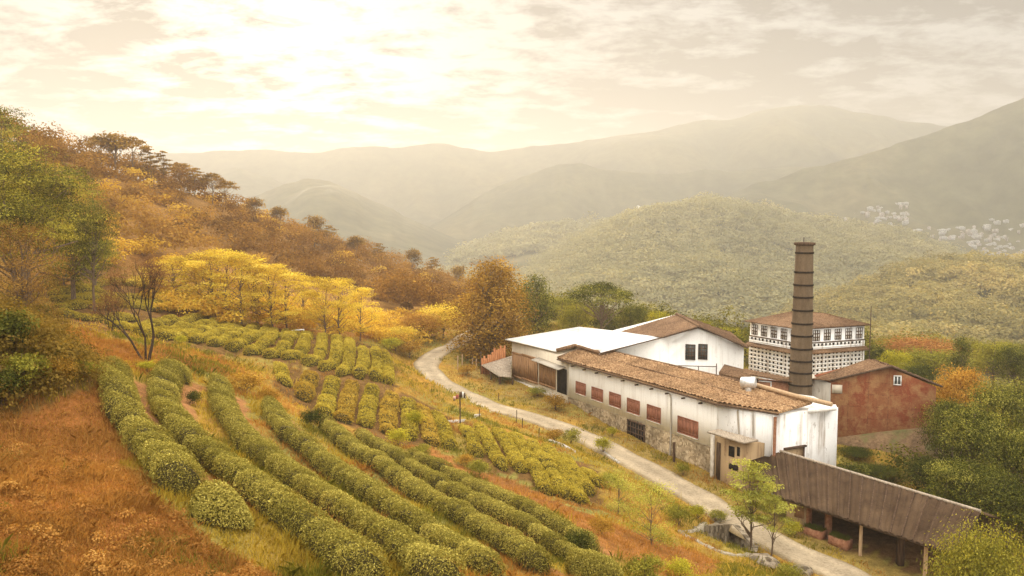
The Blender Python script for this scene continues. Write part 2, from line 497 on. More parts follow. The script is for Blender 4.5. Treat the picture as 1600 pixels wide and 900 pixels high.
ZONES = [  # ground cover by region: outline measured on the photograph, base colour
    ('forest', [(-400, 150), (0, 200), (800, 430), (800, 500), (700, 520), (600, 528), (420, 512), (240, 470), (60, 470), (-400, 520)], (.27, .15, .045)),
    ('red', [(-300, 660), (0, 655), (80, 625), (160, 600), (172, 660), (195, 720), (250, 790), (330, 850), (450, 915), (450, 1500), (-300, 1500)], (.30, .125, .036)),
    ('red2', [(75, 505), (200, 535), (300, 545), (350, 560), (400, 600), (300, 580), (240, 578), (160, 578), (90, 560)], (.30, .13, .04)),
    ('soil', [(560, 655), (690, 710), (760, 735), (900, 800), (1060, 850), (1130, 885), (1060, 905), (980, 880), (860, 800), (720, 745), (600, 680)], (.25, .115, .036)),
    ('bank', [(-300, 440), (60, 470), (110, 540), (165, 600), (80, 625), (0, 655), (-300, 660)], (.20, .12, .035)),
    ('verge', [(740, 560), (800, 605), (890, 645), (1115, 750), (1200, 790), (1500, 930), (1440, 930), (1200, 815), (1100, 770), (900, 660), (780, 620), (700, 570)], (.24, .17, .05)),
    ('yard', [(1230, 810), (1300, 840), (1600, 960), (1600, 840), (1480, 800), (1300, 760)], (.15, .085, .04)),
]
ZONES += [('plot', q, (.15, .085, .03)) for q in (
    [(285, 537), (400, 509), (460, 518), (600, 545), (622, 604), (600, 610), (560, 600), (470, 578), (380, 562)],
    [(430, 578), (520, 590), (640, 618), (690, 645), (720, 706), (600, 692), (500, 660), (440, 612)],
    [(718, 664), (860, 700), (945, 738), (945, 790), (890, 788), (740, 720)], [(60, 447), (270, 447), (380, 505), (262, 538), (80, 503)])]
near_rows = [
    ('leftmost near tea hedge beside the red dry grass slope', [(188, 588), (182, 606), (190, 640), (212, 680), (243, 722), (272, 758), (290, 782)]),
    ('near tea hedge, second from the red dry grass slope', [(283, 592), (262, 606), (258, 640), (285, 690), (340, 738), (410, 790), (470, 832), (530, 882), (580, 925)]),
    ('near tea hedge, third from the red dry grass slope', [(345, 612), (352, 650), (385, 700), (440, 748), (510, 800), (590, 855), (660, 905), (700, 935)]),
    ('near tea hedge, fourth from the red dry grass slope', [(425, 645), (445, 685), (490, 724), (550, 768), (620, 815), (690, 862), (770, 912)]),
    ('near tea hedge, fifth from the red dry grass slope', [(510, 672), (545, 706), (595, 742), (655, 782), (720, 822), (790, 864), (850, 900)]),
    ('near tea hedge, sixth from the red dry grass slope', [(565, 690), (610, 720), (670, 756), (740, 796), (810, 832), (880, 870), (920, 892)]),
    ('outermost near tea hedge beside the strip of red soil', [(640, 716), (700, 746), (765, 782), (830, 814), (890, 844), (928, 866)]),
]
ROWXY = [np.array([ground(*q)[:2] for q in l]) for _, l in near_rows]
def row_path(x, y):
    """the trodden red soil along the uphill foot of each near hedge"""
    m = np.zeros(x.shape, bool); near = np.nonzero((np.abs(x) < 40) & (y > 10) & (y < 70))[0]; xi, yi = x[near], y[near]; mm = np.zeros(len(xi), bool)
    wob = fbm(xi / 1.4, yi / 1.4, 83, 3) * .35
    for k_, R0 in enumerate(ROWXY):
        n_ = len(R0)
        for i_ in range(n_ - 1):
            if k_ and i_ > n_ * .72: continue
            a_, b_ = R0[i_], R0[i_ + 1]; dv = b_ - a_; L0 = np.hypot(*dv); t = ((xi - a_[0]) * dv[0] + (yi - a_[1]) * dv[1]) / L0 ** 2; off = ((xi - a_[0]) * dv[1] - (yi - a_[1]) * dv[0]) / L0
            mm |= (t > -.02) & (t < 1.02) & (off + wob < -.55) & (off + wob > -1.35)
    m[near] = mm
    return m
def cover_color(x, y, z):
    px, py = project(x, y, z)
    wx = px + fbm(x / 2.2, y / 2.2, 31, 3) * 26; wy = py + fbm(x / 2.2, y / 2.2, 47, 3) * 18
    col = np.empty((len(x), 3)); col[:] = (.27, .19, .045)
    dry = fbm(x / 5, y / 5, 61, 3)
    col += dry[:, None] * np.array([.12, -.01, -.015])
    for nm, poly, c in ZONES:
        m = in_poly(wx, wy, poly) & (y > 4)
        col[m] = np.array(c) * (1 + .35 * fbm(x[m] / 3.3, y[m] / 3.3, 77, 3))[:, None]
    far = (np.hypot(x, y) > 135) & ~((x > -40) & (x < 30) & (y < 175))
    col[far] = (.25, .135, .04); col[far & (x > 12)] = (.12, .10, .03)
    rp = row_path(x, y); col[rp] = np.array([.30, .15, .06]) * (1 + .3 * fbm(x[rp] / .9, y[rp] / .9, 55, 3))[:, None]
    return np.clip(col, .01, .6)

nt, nr = 460, 400
th = np.radians(np.linspace(-78, 78, nt)); rr = np.geomspace(2.5, 440, nr)
T, R_ = np.meshgrid(th, rr, indexing='ij')
X = (np.sin(T) * R_); Y = (np.cos(T) * R_)
X1, Y1 = X.ravel(), Y.ravel(); Z1 = height(X1, Y1)
# sink the stone-lined pit below the hedge slope
pit = in_poly(X1, Y1, PIT)
Z1 = np.where(pit, np.minimum(Z1, -4.2), Z1)
i, j = np.meshgrid(np.arange(nt - 1), np.arange(nr - 1), indexing='ij'); a = (i * nr + j).ravel()
faces = np.stack([a, a + 1, a + nr + 1, a + nr], 1)
V = np.stack([X1, Y1, Z1], 1)
col = np.concatenate([cover_color(X1, Y1, Z1), np.ones((len(X1), 1))], 1)
tag(link('terrain', make_mesh('terrain', V, [faces], M_ground, col=col, smooth=True)), kind='structure')

M_valley = plain('valley_floor', (.05, .05, .02), (.10, .09, .035), .02, detail=8)
g = G(); g.add([(-4000, -600, -62), (4000, -600, -62), (4000, 4600, -62), (-4000, 4600, -62)], [[0, 1, 2, 3]])
tag(g.build('ground', M_valley), kind='structure')

# road: pale worn concrete, its own sheet a little above the graded ground
k = N('road_concrete')
ra = k.n('ShaderNodeAttribute', attribute_name='cover'); n1 = k.noise(.45, 6, rough=.65); n2 = k.noise(5, 6, rough=.75)
c = k.mix(1.0, ra.outputs['Color'], k.ramp(n1, [(.3, (.72, .70, .67)), (.7, (1.22, 1.2, 1.16))]), 'MULTIPLY'); c = k.mix(1.0, c, k.ramp(n2, [(.35, (.72, .69, .65)), (.55, (1.0, 1.0, 1.0)), (.7, (1.1, 1.1, 1.08))]), 'MULTIPLY')
M_road = k.surface(c, .95, n2, .4)
tan = np.gradient(RC[:, :2], axis=0); tan /= np.linalg.norm(tan, axis=1)[:, None]; nor = np.column_stack([tan[:, 1], -tan[:, 0]])
Vr, Cr = [], []; ws = np.linspace(-1, 1, 15)
for q, nn, s in zip(RC, nor, np.arange(len(RC))):
    hl_ = 1.62 + .16 * math.sin(s * .31) + .10 * math.sin(s * .83 + 1) + .16 * vnoise(s * .9, 3.3)[()] ; hr_ = 1.62 + .14 * math.sin(s * .27 + 2) + .22 * vnoise(s * .8, 9.1)[()]
    for wv in ws:
        p = q[:2] + nn * (wv * (hr_ if wv > 0 else hl_))
        Vr.append((p[0], p[1], q[2] + .05 + .03 * (1 - wv * wv) - (.12 if abs(wv) == 1 else 0)))
        trk = math.exp(-((abs(wv) - .5) / .2) ** 2); edge = max(0, (abs(wv) - .68) / .32)
        b = np.array([.33, .265, .18]) * (1 + .22 * trk); b = b * (1 - edge) + np.array([.21, .15, .07]) * edge
        Cr.append((*b, 1))
nw = len(ws); fr = [[s * nw + t, s * nw + t + 1, (s + 1) * nw + t + 1, (s + 1) * nw + t] for s in range(len(RC) - 1) for t in range(nw - 1)]
tag(link('road', make_mesh('road', Vr, [np.array(fr)[:, ::-1]], M_road, col=np.array(Cr), smooth=True)), kind='structure')

# ------------------------------------------------------------------ far hills
def hill_mat(name, c0, c1, c2, s):
    k = N(name); a = k.noise(s, 8, rough=.62); b = k.noise(s * 9, 6, rough=.7)
    c = k.ramp(a, [(.32, c0), (.5, c1), (.68, c2)]); c = k.mix(1.0, c, k.ramp(b, [(.3, (.6, .6, .6)), (.7, (1.4, 1.4, 1.4))]), 'MULTIPLY')
    return k.surface(c, .95, b, 1.0)
HILLS = {}
def hill(key, crest, dc, df, mat, base=-63, amp=.12, power=1.15, nx=260, nyf=90, tree=0, rough_scale=1.0, seed=1):
    """a ridge whose crest was measured on the photograph: px, py at distance dc (a number or one per point)"""
    xs = np.array([q[0] for q in crest], float); ys = np.array([q[1] for q in crest], float)
    dcs = np.array([q[2] if len(q) > 2 else dc for q in crest], float)
    px = np.linspace(xs[0], xs[-1], nx)
    # smooth interpolation of the crest, with small ridge noise
    yy = np.interp(px, xs, ys); kern = np.hanning(9); kern /= kern.sum()
    yy = np.convolve(np.pad(yy, 4, 'edge'), kern, 'valid')
    yy = yy + fbm(px / 38, px * 0 + seed, seed, 4) * 5 * rough_scale
    dd = np.interp(px, xs, dcs)
    kx, kz = ray(px, yy)
    zc_ = CZ + kz * dd
    s = np.concatenate([np.linspace(0, 1, nyf), np.linspace(1, 1.5, 16)[1:]])
    Xg = np.empty((nx, len(s))); Yg = np.empty_like(Xg); Zg = np.empty_like(Xg)
    kx0, _ = ray(px, np.full_like(px, HY))
    for c_, q in enumerate(s):
        d = df + (dd - df) * q if q <= 1 else dd * (1 + (q - 1) * .9)
        t = q if q <= 1 else max(0, 1 - ((q - 1) / .5) ** 1.2)
        prof = t ** power
        Xg[:, c_] = kx0 * d; Yg[:, c_] = d
        rel = np.maximum(zc_ - base, 4)
        spur = fbm(Xg[:, c_] / (dc * .12), Yg[:, c_] / (dc * .3), seed + 5, 4)
        env = max(0, 4 * t * (1 - t)) if q <= 1 else 0
        Zg[:, c_] = base + rel * prof + spur * rel * amp * 2.2 * env
    Zg = np.maximum(Zg, base)
    n2 = len(s); i, j = np.meshgrid(np.arange(nx - 1), np.arange(n2 - 1), indexing='ij'); a = (i * n2 + j).ravel()
    f = np.stack([a, a + n2, a + n2 + 1, a + 1], 1)
    V = np.stack([Xg.ravel(), Yg.ravel(), Zg.ravel()], 1)
    o = link('hill', make_mesh('hill', V, [f], mat, smooth=True)); tag(o, kind='structure')
    HILLS[key] = (Xg, Yg, Zg, nyf)
    return o

MH_near = hill_mat('wooded_hill', (.05, .05, .018), (.10, .085, .028), (.17, .12, .04), .02)
MH_mid = hill_mat('wooded_ridge', (.045, .05, .022), (.085, .08, .032), (.14, .11, .045), .008)
MH_far = hill_mat('distant_mountain', (.05, .05, .028), (.08, .075, .038), (.12, .10, .05), .004)
hill('near', [(1180, 560), (1230, 505), (1290, 476), (1345, 455), (1400, 434), (1450, 420), (1500, 415), (1560, 413), (1600, 412), (1700, 405), (1850, 420), (2000, 470)], 560, 250, MH_near, seed=2, amp=.26, power=.8, nx=220, nyf=70)
hill('middle', [(640, 540), (740, 470), (800, 440), (840, 412), (900, 378), (960, 354), (1005, 340), (1060, 328), (1105, 316), (1140, 322), (1180, 326), (1230, 343), (1300, 347), (1380, 362), (1440, 378), (1500, 402), (1600, 440), (1750, 500)], 1150, 580, MH_mid, seed=4, amp=.24, power=.85, nx=300)
hill('low', [(560, 470), (640, 430), (700, 402), (745, 384), (790, 370), (830, 359), (870, 356), (940, 352), (1000, 356), (1100, 372), (1200, 420)], 1480, 1000, MH_mid, seed=6, amp=.12, power=.9)
hill('left', [(150, 420), (300, 345), (380, 312), (430, 292), (480, 280), (515, 283), (560, 300), (610, 325), (660, 350), (710, 372), (800, 405), (900, 440)], 1600, 1000, MH_far, seed=8, amp=.12, power=.9)
hill('right', [(980, 400), (1080, 335), (1150, 300), (1220, 275), (1300, 252), (1380, 232), (1450, 207), (1500, 190), (1545, 172), (1600, 151), (1700, 118), (1850, 105), (2100, 150)], 1480, 1020, MH_far, seed=10, amp=.2, power=1.25, nx=320)
hill('range_front', [(560, 400), (680, 350), (760, 303), (800, 282), (850, 264), (905, 251), (940, 262), (1000, 270), (1100, 268), (1250, 262), (1400, 262)], 1950, 1450, MH_far, seed=12, amp=.2, power=1.0)
hill('range', [(-300, 240), (-100, 232), (100, 242), (260, 238), (330, 238), (400, 234), (450, 238), (520, 236), (590, 227), (620, 232), (690, 222), (720, 228), (770, 235), (830, 228), (885, 226), (940, 214), (1000, 207), (1060, 195), (1100, 188), (1140, 187), (1185, 172), (1230, 166), (1285, 164), (1330, 175), (1400, 186), (1460, 196), (1560, 192), (1700, 200), (1900, 180), (2100, 200)], 2700, 1950, MH_far, seed=14, amp=.22, power=1.0, nx=420)
hill('saddle', [(180, 330), (280, 285), (330, 270), (380, 265), (430, 280), (500, 320), (600, 360)], 2250, 1400, MH_far, seed=16, amp=.12, power=1.0)
# ------------------------------------------------------------------ building materials
def plaster(name, base, stain, amount=.5, seed=0):
    k = N(name)
    big = k.noise(.6, 5, (1, 1, .5)); streak = k.noise(1.3, 6, (1.6, 1.6, .10), rough=.65); fine = k.noise(14, 5)
    m = k.n('ShaderNodeMath', operation='MULTIPLY'); k.l(k.ramp(streak, [(.50, (0, 0, 0)), (.64, (1, 1, 1))]), m.inputs[0]); k.l(k.ramp(big, [(.36, (0, 0, 0)), (.56, (1, 1, 1))]), m.inputs[1])
    m2 = k.n('ShaderNodeMath', operation='MULTIPLY'); k.l(m.outputs[0], m2.inputs[0]); m2.inputs[1].default_value = amount
    c = k.mix(m2.outputs[0], base, stain)
    blot = k.noise(2.6, 6, (1, 1, .55), rough=.7); m3 = k.n('ShaderNodeMath', operation='MULTIPLY'); k.l(k.ramp(blot, [(.60, (0, 0, 0)), (.68, (1, 1, 1))]), m3.inputs[0]); m3.inputs[1].default_value = amount * .9
    c = k.mix(m3.outputs[0], c, tuple(q * .8 for q in stain))
    c = k.mix(1.0, c, k.ramp(fine, [(.3, (.93, .92, .91)), (.7, (1.03, 1.03, 1.03))]), 'MULTIPLY')
    return k.surface(c, .9, fine, .12)
M_white = plaster('whitewashed_plaster', (.83, .80, .74), (.42, .34, .25), .35)
M_worn = plaster('worn_whitewash', (.78, .76, .72), (.30, .22, .15), .75)
M_cream = plaster('cream_boards', (.58, .50, .38), (.30, .22, .14), .5)
M_grey = plaster('grey_cement', (.42, .37, .30), (.18, .14, .10), .6)
M_yellowplaster = plaster('tan_plaster', (.40, .275, .15), (.16, .09, .05), .8)

def stone(name):
    k = N(name); tc = k.n('ShaderNodeTexCoord')
    v = k.n('ShaderNodeTexVoronoi', feature='DISTANCE_TO_EDGE'); v.inputs['Scale'].default_value = 4.2; v.inputs['Randomness'].default_value = 1
    v2 = k.n('ShaderNodeTexVoronoi'); v2.inputs['Scale'].default_value = 4.2
    nz = k.noise(2.2, 3); mp = k.n('ShaderNodeMixRGB' if False else 'ShaderNodeVectorMath', operation='ADD'); k.l(tc.outputs['Object'], mp.inputs[0])
    sc = k.n('ShaderNodeVectorMath', operation='SCALE'); sc.inputs['Scale'].default_value = .35; k.l(nz, sc.inputs[0]); k.l(sc.outputs[0], mp.inputs[1])
    k.l(mp.outputs[0], v.inputs['Vector']); k.l(mp.outputs[0], v2.inputs['Vector'])
    cell = k.ramp(v2.outputs['Color'], [(.2, (.20, .145, .085)), (.5, (.33, .25, .155)), (.85, (.42, .335, .22))])
    e = k.ramp(v.outputs['Distance'], [(.01, (.25, .25, .25)), (.05, (1, 1, 1))])
    c = k.mix(e, (.20, .15, .095), cell)
    big = k.noise(.45, 5); c = k.mix(1.0, c, k.ramp(big, [(.35, (.55, .52, .48)), (.65, (1.25, 1.2, 1.1))]), 'MULTIPLY')
    return k.surface(c, .95, e, .8)
M_stone = stone('rubble_stone')

def tiles(name, c0, c1, c2):
    k = N(name); a = k.noise(.35, 6, rough=.7); b = k.noise(5.5, 3, rough=.8); f = k.noise(22, 3)
    c = k.ramp(b, [(.36, c0), (.5, c1), (.62, c2)])
    c = k.mix(1.0, c, k.ramp(a, [(.3, (.55, .5, .46)), (.7, (1.3, 1.25, 1.15))]), 'MULTIPLY')
    return k.surface(c, .92, f, .3)
M_tile = tiles('clay_tiles', (.16, .09, .05), (.335, .205, .11), (.50, .34, .20))
M_tile_dark = tiles('weathered_tiles', (.095, .055, .032), (.165, .10, .06), (.24, .155, .095))
k = N('brown_corrugated_sheet'); n1 = k.noise(.5, 6, rough=.65); n2 = k.noise(9, 4, rough=.7)
c = k.ramp(n1, [(.3, (.040, .024, .014)), (.7, (.105, .066, .038))]); c = k.mix(1.0, c, k.ramp(n2, [(.3, (.8, .8, .8)), (.7, (1.2, 1.18, 1.15))]), 'MULTIPLY'); M_asbestos = k.surface(c, .95, n2, .2)
M_sheet = plain('white_sheet_metal', (.60, .57, .52), (.74, .72, .68), .5, (1, 1, 1), rough=.5, bump=.05)
M_wood = plain('weathered_planks', (.20, .105, .05), (.38, .22, .11), 3.0, (3.2, 3.2, .25), bump=.25)
M_wood_dark = plain('dark_timber', (.05, .03, .02), (.12, .075, .045), 3.0, (3, 3, .4))
M_wood_red = plain('reddish_boards', (.22, .085, .05), (.36, .16, .10), 5.0, (3.5, 3.5, .25), bump=.25)
M_wood_pale = plain('greyed_planks', (.24, .19, .14), (.42, .34, .25), 3.0, (4, .5, 1))
M_post = plain('bamboo_post', (.34, .22, .12), (.50, .35, .21), 4, (3, 3, .4))
M_iron = plain('rusty_iron', (.05, .035, .028), (.13, .075, .045), 6)
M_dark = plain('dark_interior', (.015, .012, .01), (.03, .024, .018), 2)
M_glass = plain('window_glass', (.06, .065, .06), (.11, .11, .10), 2, rough=.15, bump=0)
M_cement = plain('pale_cement', (.42, .36, .28), (.62, .55, .45), 2.5)
M_brick = plain('worn_brick', (.24, .10, .055), (.36, .18, .10), 5, bump=.5)
M_metal = plain('galvanised_metal', (.55, .55, .53), (.75, .75, .73), 5, rough=.4, metal=.6)
M_frame = plain('white_painted_frame', (.70, .68, .63), (.80, .78, .74), 4)

def rustwall(name):
    k = N(name); tc = k.n('ShaderNodeTexCoord')
    sx = k.n('ShaderNodeSeparateXYZ'); k.l(tc.outputs['Object'], sx.inputs[0])
    br = k.n('ShaderNodeTexBrick'); br.inputs['Scale'].default_value = 1.0; br.inputs['Brick Width'].default_value = 1.9; br.inputs['Row Height'].default_value = 1.25; br.inputs['Mortar Size'].default_value = .03; br.offset = 0.0
    br.inputs['Color1'].default_value = (.17, .060, .028, 1); br.inputs['Color2'].default_value = (.21, .095, .042, 1); br.inputs['Mortar'].default_value = (.12, .045, .024, 1)
    cb = k.n('ShaderNodeCombineXYZ'); k.l(sx.outputs[0], cb.inputs[0]); k.l(sx.outputs[2], cb.inputs[1]); k.l(cb.outputs[0], br.inputs['Vector'])
    col = k.noise(.55, 5, (1.5, 1.5, .18), rough=.6); pat = k.noise(.9, 6, rough=.7); fine = k.noise(8, 4, rough=.7)
    c = k.mix(k.ramp(col, [(.45, (0, 0, 0)), (.6, (.8, .8, .8))]), br.outputs[0], (.16, .042, .02))
    c = k.mix(k.ramp(pat, [(.46, (0, 0, 0)), (.60, (.85, .85, .85))]), c, (.24, .125, .055))
    c = k.mix(1.0, c, k.ramp(fine, [(.3, (.78, .76, .74)), (.7, (1.15, 1.15, 1.12))]), 'MULTIPLY')
    return k.surface(c, .9, fine, .25)
M_rust = rustwall('rust_red_panels')

def xy(p): return np.array([p[0], p[1]])
def hit(px, py, A, B):
    """sight line against the vertical plane through A-B: metres along it, and height"""
    kx, kz = ray(px, py); A = xy(A); B = xy(B); dirn = unit(B - A); nrm = np.array([-dirn[1], dirn[0]])
    d = (A @ nrm) / (kx * nrm[0] + nrm[1]); p = np.array([kx * d, d])
    return (p - A) @ dirn, CZ + kz * d
class Wall:
    """a vertical face from A to B seen from outside; boxes are laid on it by metres along and height"""
    def __init__(s, A, B):
        s.A = xy(A); s.B = xy(B); s.t = unit(s.B - s.A); s.L = np.linalg.norm(s.B - s.A)
        s.n = np.array([s.t[1], -s.t[0]])
        if s.n @ (s.A + s.B) > 0: s.n = -s.n          # towards the camera
    def box(s, g, u0, u1, z0, z1, d0, d1):
        o = s.A + s.t * u0 + s.n * d0
        return g.frame_box((o[0], o[1], z0), (*(s.t * (u1 - u0)), 0), (*(s.n * (d1 - d0)), 0), (0, 0, z1 - z0))
    def p(s, u, z, d=0): q = s.A + s.t * u + s.n * d; return np.array([q[0], q[1], z])
    def hit(s, px, py): return hit(px, py, s.A, s.B)

def shutter_window(W, u0, u1, z0, z1, parent, bars=5, label=None):
    g = G(); f = .09
    W.box(g, u0 - f, u1 + f, z0 - f, z0, 0, .09); W.box(g, u0 - f, u1 + f, z1, z1 + f, 0, .09)
    W.box(g, u0 - f, u0, z0, z1, 0, .09); W.box(g, u1, u1 + f, z0, z1, 0, .09)
    o = g.build('window', M_wood_red, parent, label=label)
    g = G(); n = bars; wdt = (u1 - u0) / n
    for q in range(n): W.box(g, u0 + q * wdt + .012, u0 + (q + 1) * wdt - .012, z0, z1, .004, .045 + .012 * (q % 2))
    W.box(g, u0, u1, z0 + .12, z0 + .2, .06, .075); W.box(g, u0, u1, z1 - .2, z1 - .12, .06, .075)
    g.build('shutter', M_wood_red, o)
    g = G(); W.box(g, u0 - .14, u1 + .14, z0 - f - .09, z0 - f - .003, .0, .17); g.build('sill', M_cement, o)
    return o

def grid_window(W, u0, u1, z0, z1, parent, nu=3, nz=4, mat=None, f=.07, bar=.05, glass=None):
    g = G(); mat = mat or M_wood_dark
    W.box(g, u0 - f, u1 + f, z0 - f, z0, 0, .08); W.box(g, u0 - f, u1 + f, z1, z1 + f, 0, .08)
    W.box(g, u0 - f, u0, z0, z1, 0, .08); W.box(g, u1, u1 + f, z0, z1, 0, .08)
    for q in range(1, nu): u = u0 + (u1 - u0) * q / nu; W.box(g, u - bar / 2, u + bar / 2, z0, z1, .02, .07)
    for q in range(1, nz): z = z0 + (z1 - z0) * q / nz; W.box(g, u0, u1, z - bar / 2, z + bar / 2, .02, .066)
    o = g.build('window', mat, parent)
    g = G(); W.box(g, u0, u1, z0, z1, .003, .015); g.build('pane', glass or M_glass, o)
    return o

# ------------------------------------------------------------------ long white factory hall
A = P(889, 567, 5.1); B = P(1121, 633, 5.1); Cc = P(1207, 648, 5.1); D = P(1307, 636, 5.05)
E1 = P(871, 560, 5.4); E2 = P(1121, 630, 5.4); E3 = P(1217, 645, 5.35)
T1 = P(903, 547.5, 6.25); R1 = P(962, 552, 6.35); R2 = P(1188, 605, 6.05); R3 = P(1268, 630.5, 5.6)
hall = thing('factory_hall', 'long white-walled hall with brown tiled roof, red shutters and stone base beside the road', 'building', (*xy((A + Cc) / 2), -1.2))
bk = [xy(D) + (R3 - D)[:2] * .2, xy(R2), xy(R1) + np.array([.3, .1]), xy(T1)]
Dn = xy(D) + unit(np.array([-.5, .87])) * .01
back0 = xy(D) + np.array([-.9, 3.2])
poly = [xy(A), xy(B), xy(Cc), xy(D), back0, xy(R2) + np.array([.6, .3]), xy(R1) + np.array([.6, .3]), xy(T1)]
g = G(); g.prism(poly, 1.1, [5.1, 5.1, 5.1, 5.05, 5.3, 5.75, 6.05, 5.9]); g.build('wall', M_white, hall)
def inset_poly(poly, d):
    c = sum(poly) / len(poly); return [p + unit(p - c) * d for p in poly]
out = inset_poly(poly, .10)
g = G(); g.prism(out, -6, z1=1.1); g.build('stone_base', M_stone, hall)
# worn render on the end wall, a skin standing proud of the hall's body
WE = Wall(Cc, D); g = G(); WE.box(g, -.02, WE.L + .03, -4, 5.06, .11, .16); g.build('end_wall', M_worn, hall)
WB = Wall(B, Cc); g = G(); WB.box(g, .0, WB.L, 0.9, 5.0, .02, .06); g.build('side_wall', M_worn, hall)
g = G()
E1a = E1 + (E2 - E1) * .18
g.sheet(E1, E1a, R1, T1, .44, .13, .52, .11, .025); g.sheet(E1a, E2, R2, R1, .44, .13, .52, .11, .025); g.sheet(E2, E3, R3, R2, .44, .13, .52, .11, .025)
roof = g.build('roof', M_tile, hall)
g = G(); g.tube([R1 + (0, 0, .08), R2 + (0, 0, .10), R3 + (0, 0, .10)], .16, 8); g.build('ridge_cap', M_tile_dark, roof)
mid = lambda a, b, t: a + (b - a) * t
g = G(); g.tube([mid(E1a, R1, .58) + (0, 0, .12), mid(E2, R2, .5) + (0, 0, .13), mid(E3, R3, .45) + (0, 0, .1)], .09, 6); g.build('tile_seam', M_tile_dark, roof)
g = G(); g.tube([T1 + (0, 0, .1), R1 + (0, 0, .12)], .15, 8); g.tube([T1 + (0, 0, .1), E1 + (0, 0, .1)], .12, 8); g.build('verge_tiles', M_tile_dark, roof)
g = G(); g.tube([E1 + (-.05, -.05, -.12), E2 + (-.06, -.05, -.12), E3 + (-.05, -.07, -.12)], .075, 8); g.build('gutter', M_iron, hall)
WA = Wall(A, B)
for u in np.arange(1.0, WA.L, 2.35):
    g = G(); WA.box(g, u, u + .11, 4.84, 4.97, 0, .42); g.build('eave_bracket', M_wood_dark, hall)
for q in [(900.3, 915.5, 595, 613.5), (925, 942.4, 603.5, 623), (952.7, 970.6, 611.5, 632.5), (980.5, 1000, 621, 643), (1011.6, 1033, 631, 655), (1059.6, 1091.7, 649, 675)]:
    u0, z1 = WA.hit(q[0], q[2]); _, z0 = WA.hit(q[0], q[3]); u1, _ = WA.hit(q[1], q[2])
    shutter_window(WA, u0 + .09, u1 - .09, z0 + .09, z1 - .09, hall, 5 if u1 - u0 < 3 else 9)
WS = Wall(out[0], out[1])
u0, z1 = WS.hit(982, 656.6); u1, _ = WS.hit(1007, 660); _, z0 = WS.hit(982, 690)
g = G(); W = WS; W.box(g, u0 - .12, u1 + .12, z1 - .02, z1 + .14, .0, .12); W.box(g, u0 - .12, u0, z0, z1, 0, .12); W.box(g, u1, u1 + .12, z0, z1, 0, .12)
for q in np.linspace(u0, u1, 7)[1:-1]: W.box(g, q - .05, q + .05, z0, z1, .04, .09)
for q in np.linspace(z0, z1, 5)[1:-1]: W.box(g, u0, u1, q - .06, q + .06, .04, .1)
gate = g.build('barred_gate', M_iron, hall)
g = G(); W.box(g, u0, u1, z0, z1, .003, .02); g.build('dark_opening', M_dark, gate)
u, z1 = WA.hit(1050, 614); g = G(); g.tube([WA.p(u - .1, 5.0, .25), WA.p(u - .1, 4.8, .12), WA.p(u, 4.5, .1), WA.p(u + .05, .9, .1), WA.p(u + .05, -1.0, .2)], .075, 8); g.build('downpipe', M_grey, hall)
g = G(); g.tube([WB.p(WB.L * .4, 5.0, .2), WB.p(WB.L * .4, 4.5, .12), WB.p(WB.L * .43, 2.9, .12)], .09, 8); g.build('downpipe', M_grey, hall)
g = G(); g.tube([WB.p(WB.L * .68, 5.0, .2), WB.p(WB.L * .68, 3.0, .12)], .05, 8); g.build('downpipe', M_grey, hall)
g = G(); g.tube([WE.p(.1, 4.95, .22), WE.p(.1, 1.5, .22)], .14, 8); g.build('corner_pipe', M_brick, hall)
# rusty lintel and bricked doorway low on the end wall, small hood near the top
u0, z1 = WE.hit(1222, 699); u1, _ = WE.hit(1253, 694)
g = G(); WE.box(g, u0, u1 + .2, z1 - .14, z1, .16, .4); WE.box(g, u1 - .05, u1 + .12, z1 - 2.2, z1 - .14, .16, .24); g.build('rusty_lintel', M_iron, hall)
g = G(); WE.box(g, u0, u1 - .05, z1 - 2.2, z1 - .14, .162, .18); g.build('bricked_doorway', M_yellowplaster, hall)
g = G(); q0 = P(1262, 641, 5.38); q1 = P(1268, 632.5, 5.38); q2 = P(1306, 632, 5.38); q3 = P(1307.5, 636, 5.38); g.slab([q0, q1, q2, q3], .3); g.build('parapet', M_white, hall)
# silver roof ventilator with its pipe
v = thing('roof_ventilator', 'dented silver metal ventilator standing on the tiled roof ridge', 'ventilator', tuple(P(1169, 612, 5.85)))
vb = np.array(v.location)
g = G(); g.tube([vb + (0, 0, -.1), vb + (0, 0, .55)], .32, 12); g.build('stem', M_metal, v)
g = G(); ax = np.array([.75, -.4, .1]); c0 = vb + (0, 0, .85); g.tube([c0 - ax * .8, c0 - ax * .72, c0 + ax * .72, c0 + ax * .8], [.36, .52, .52, .36], 14); g.build('drum', M_metal, v, smooth=False)
g = G(); g.tube([P(1180, 601, 6.35), P(1240, 618, 6.15), P(1300, 632, 5.95)], .2, 10); tag(g.build('roof_pipe', M_post), 'long brown pipe lying along the end of the hall roof ridge', 'pipe')

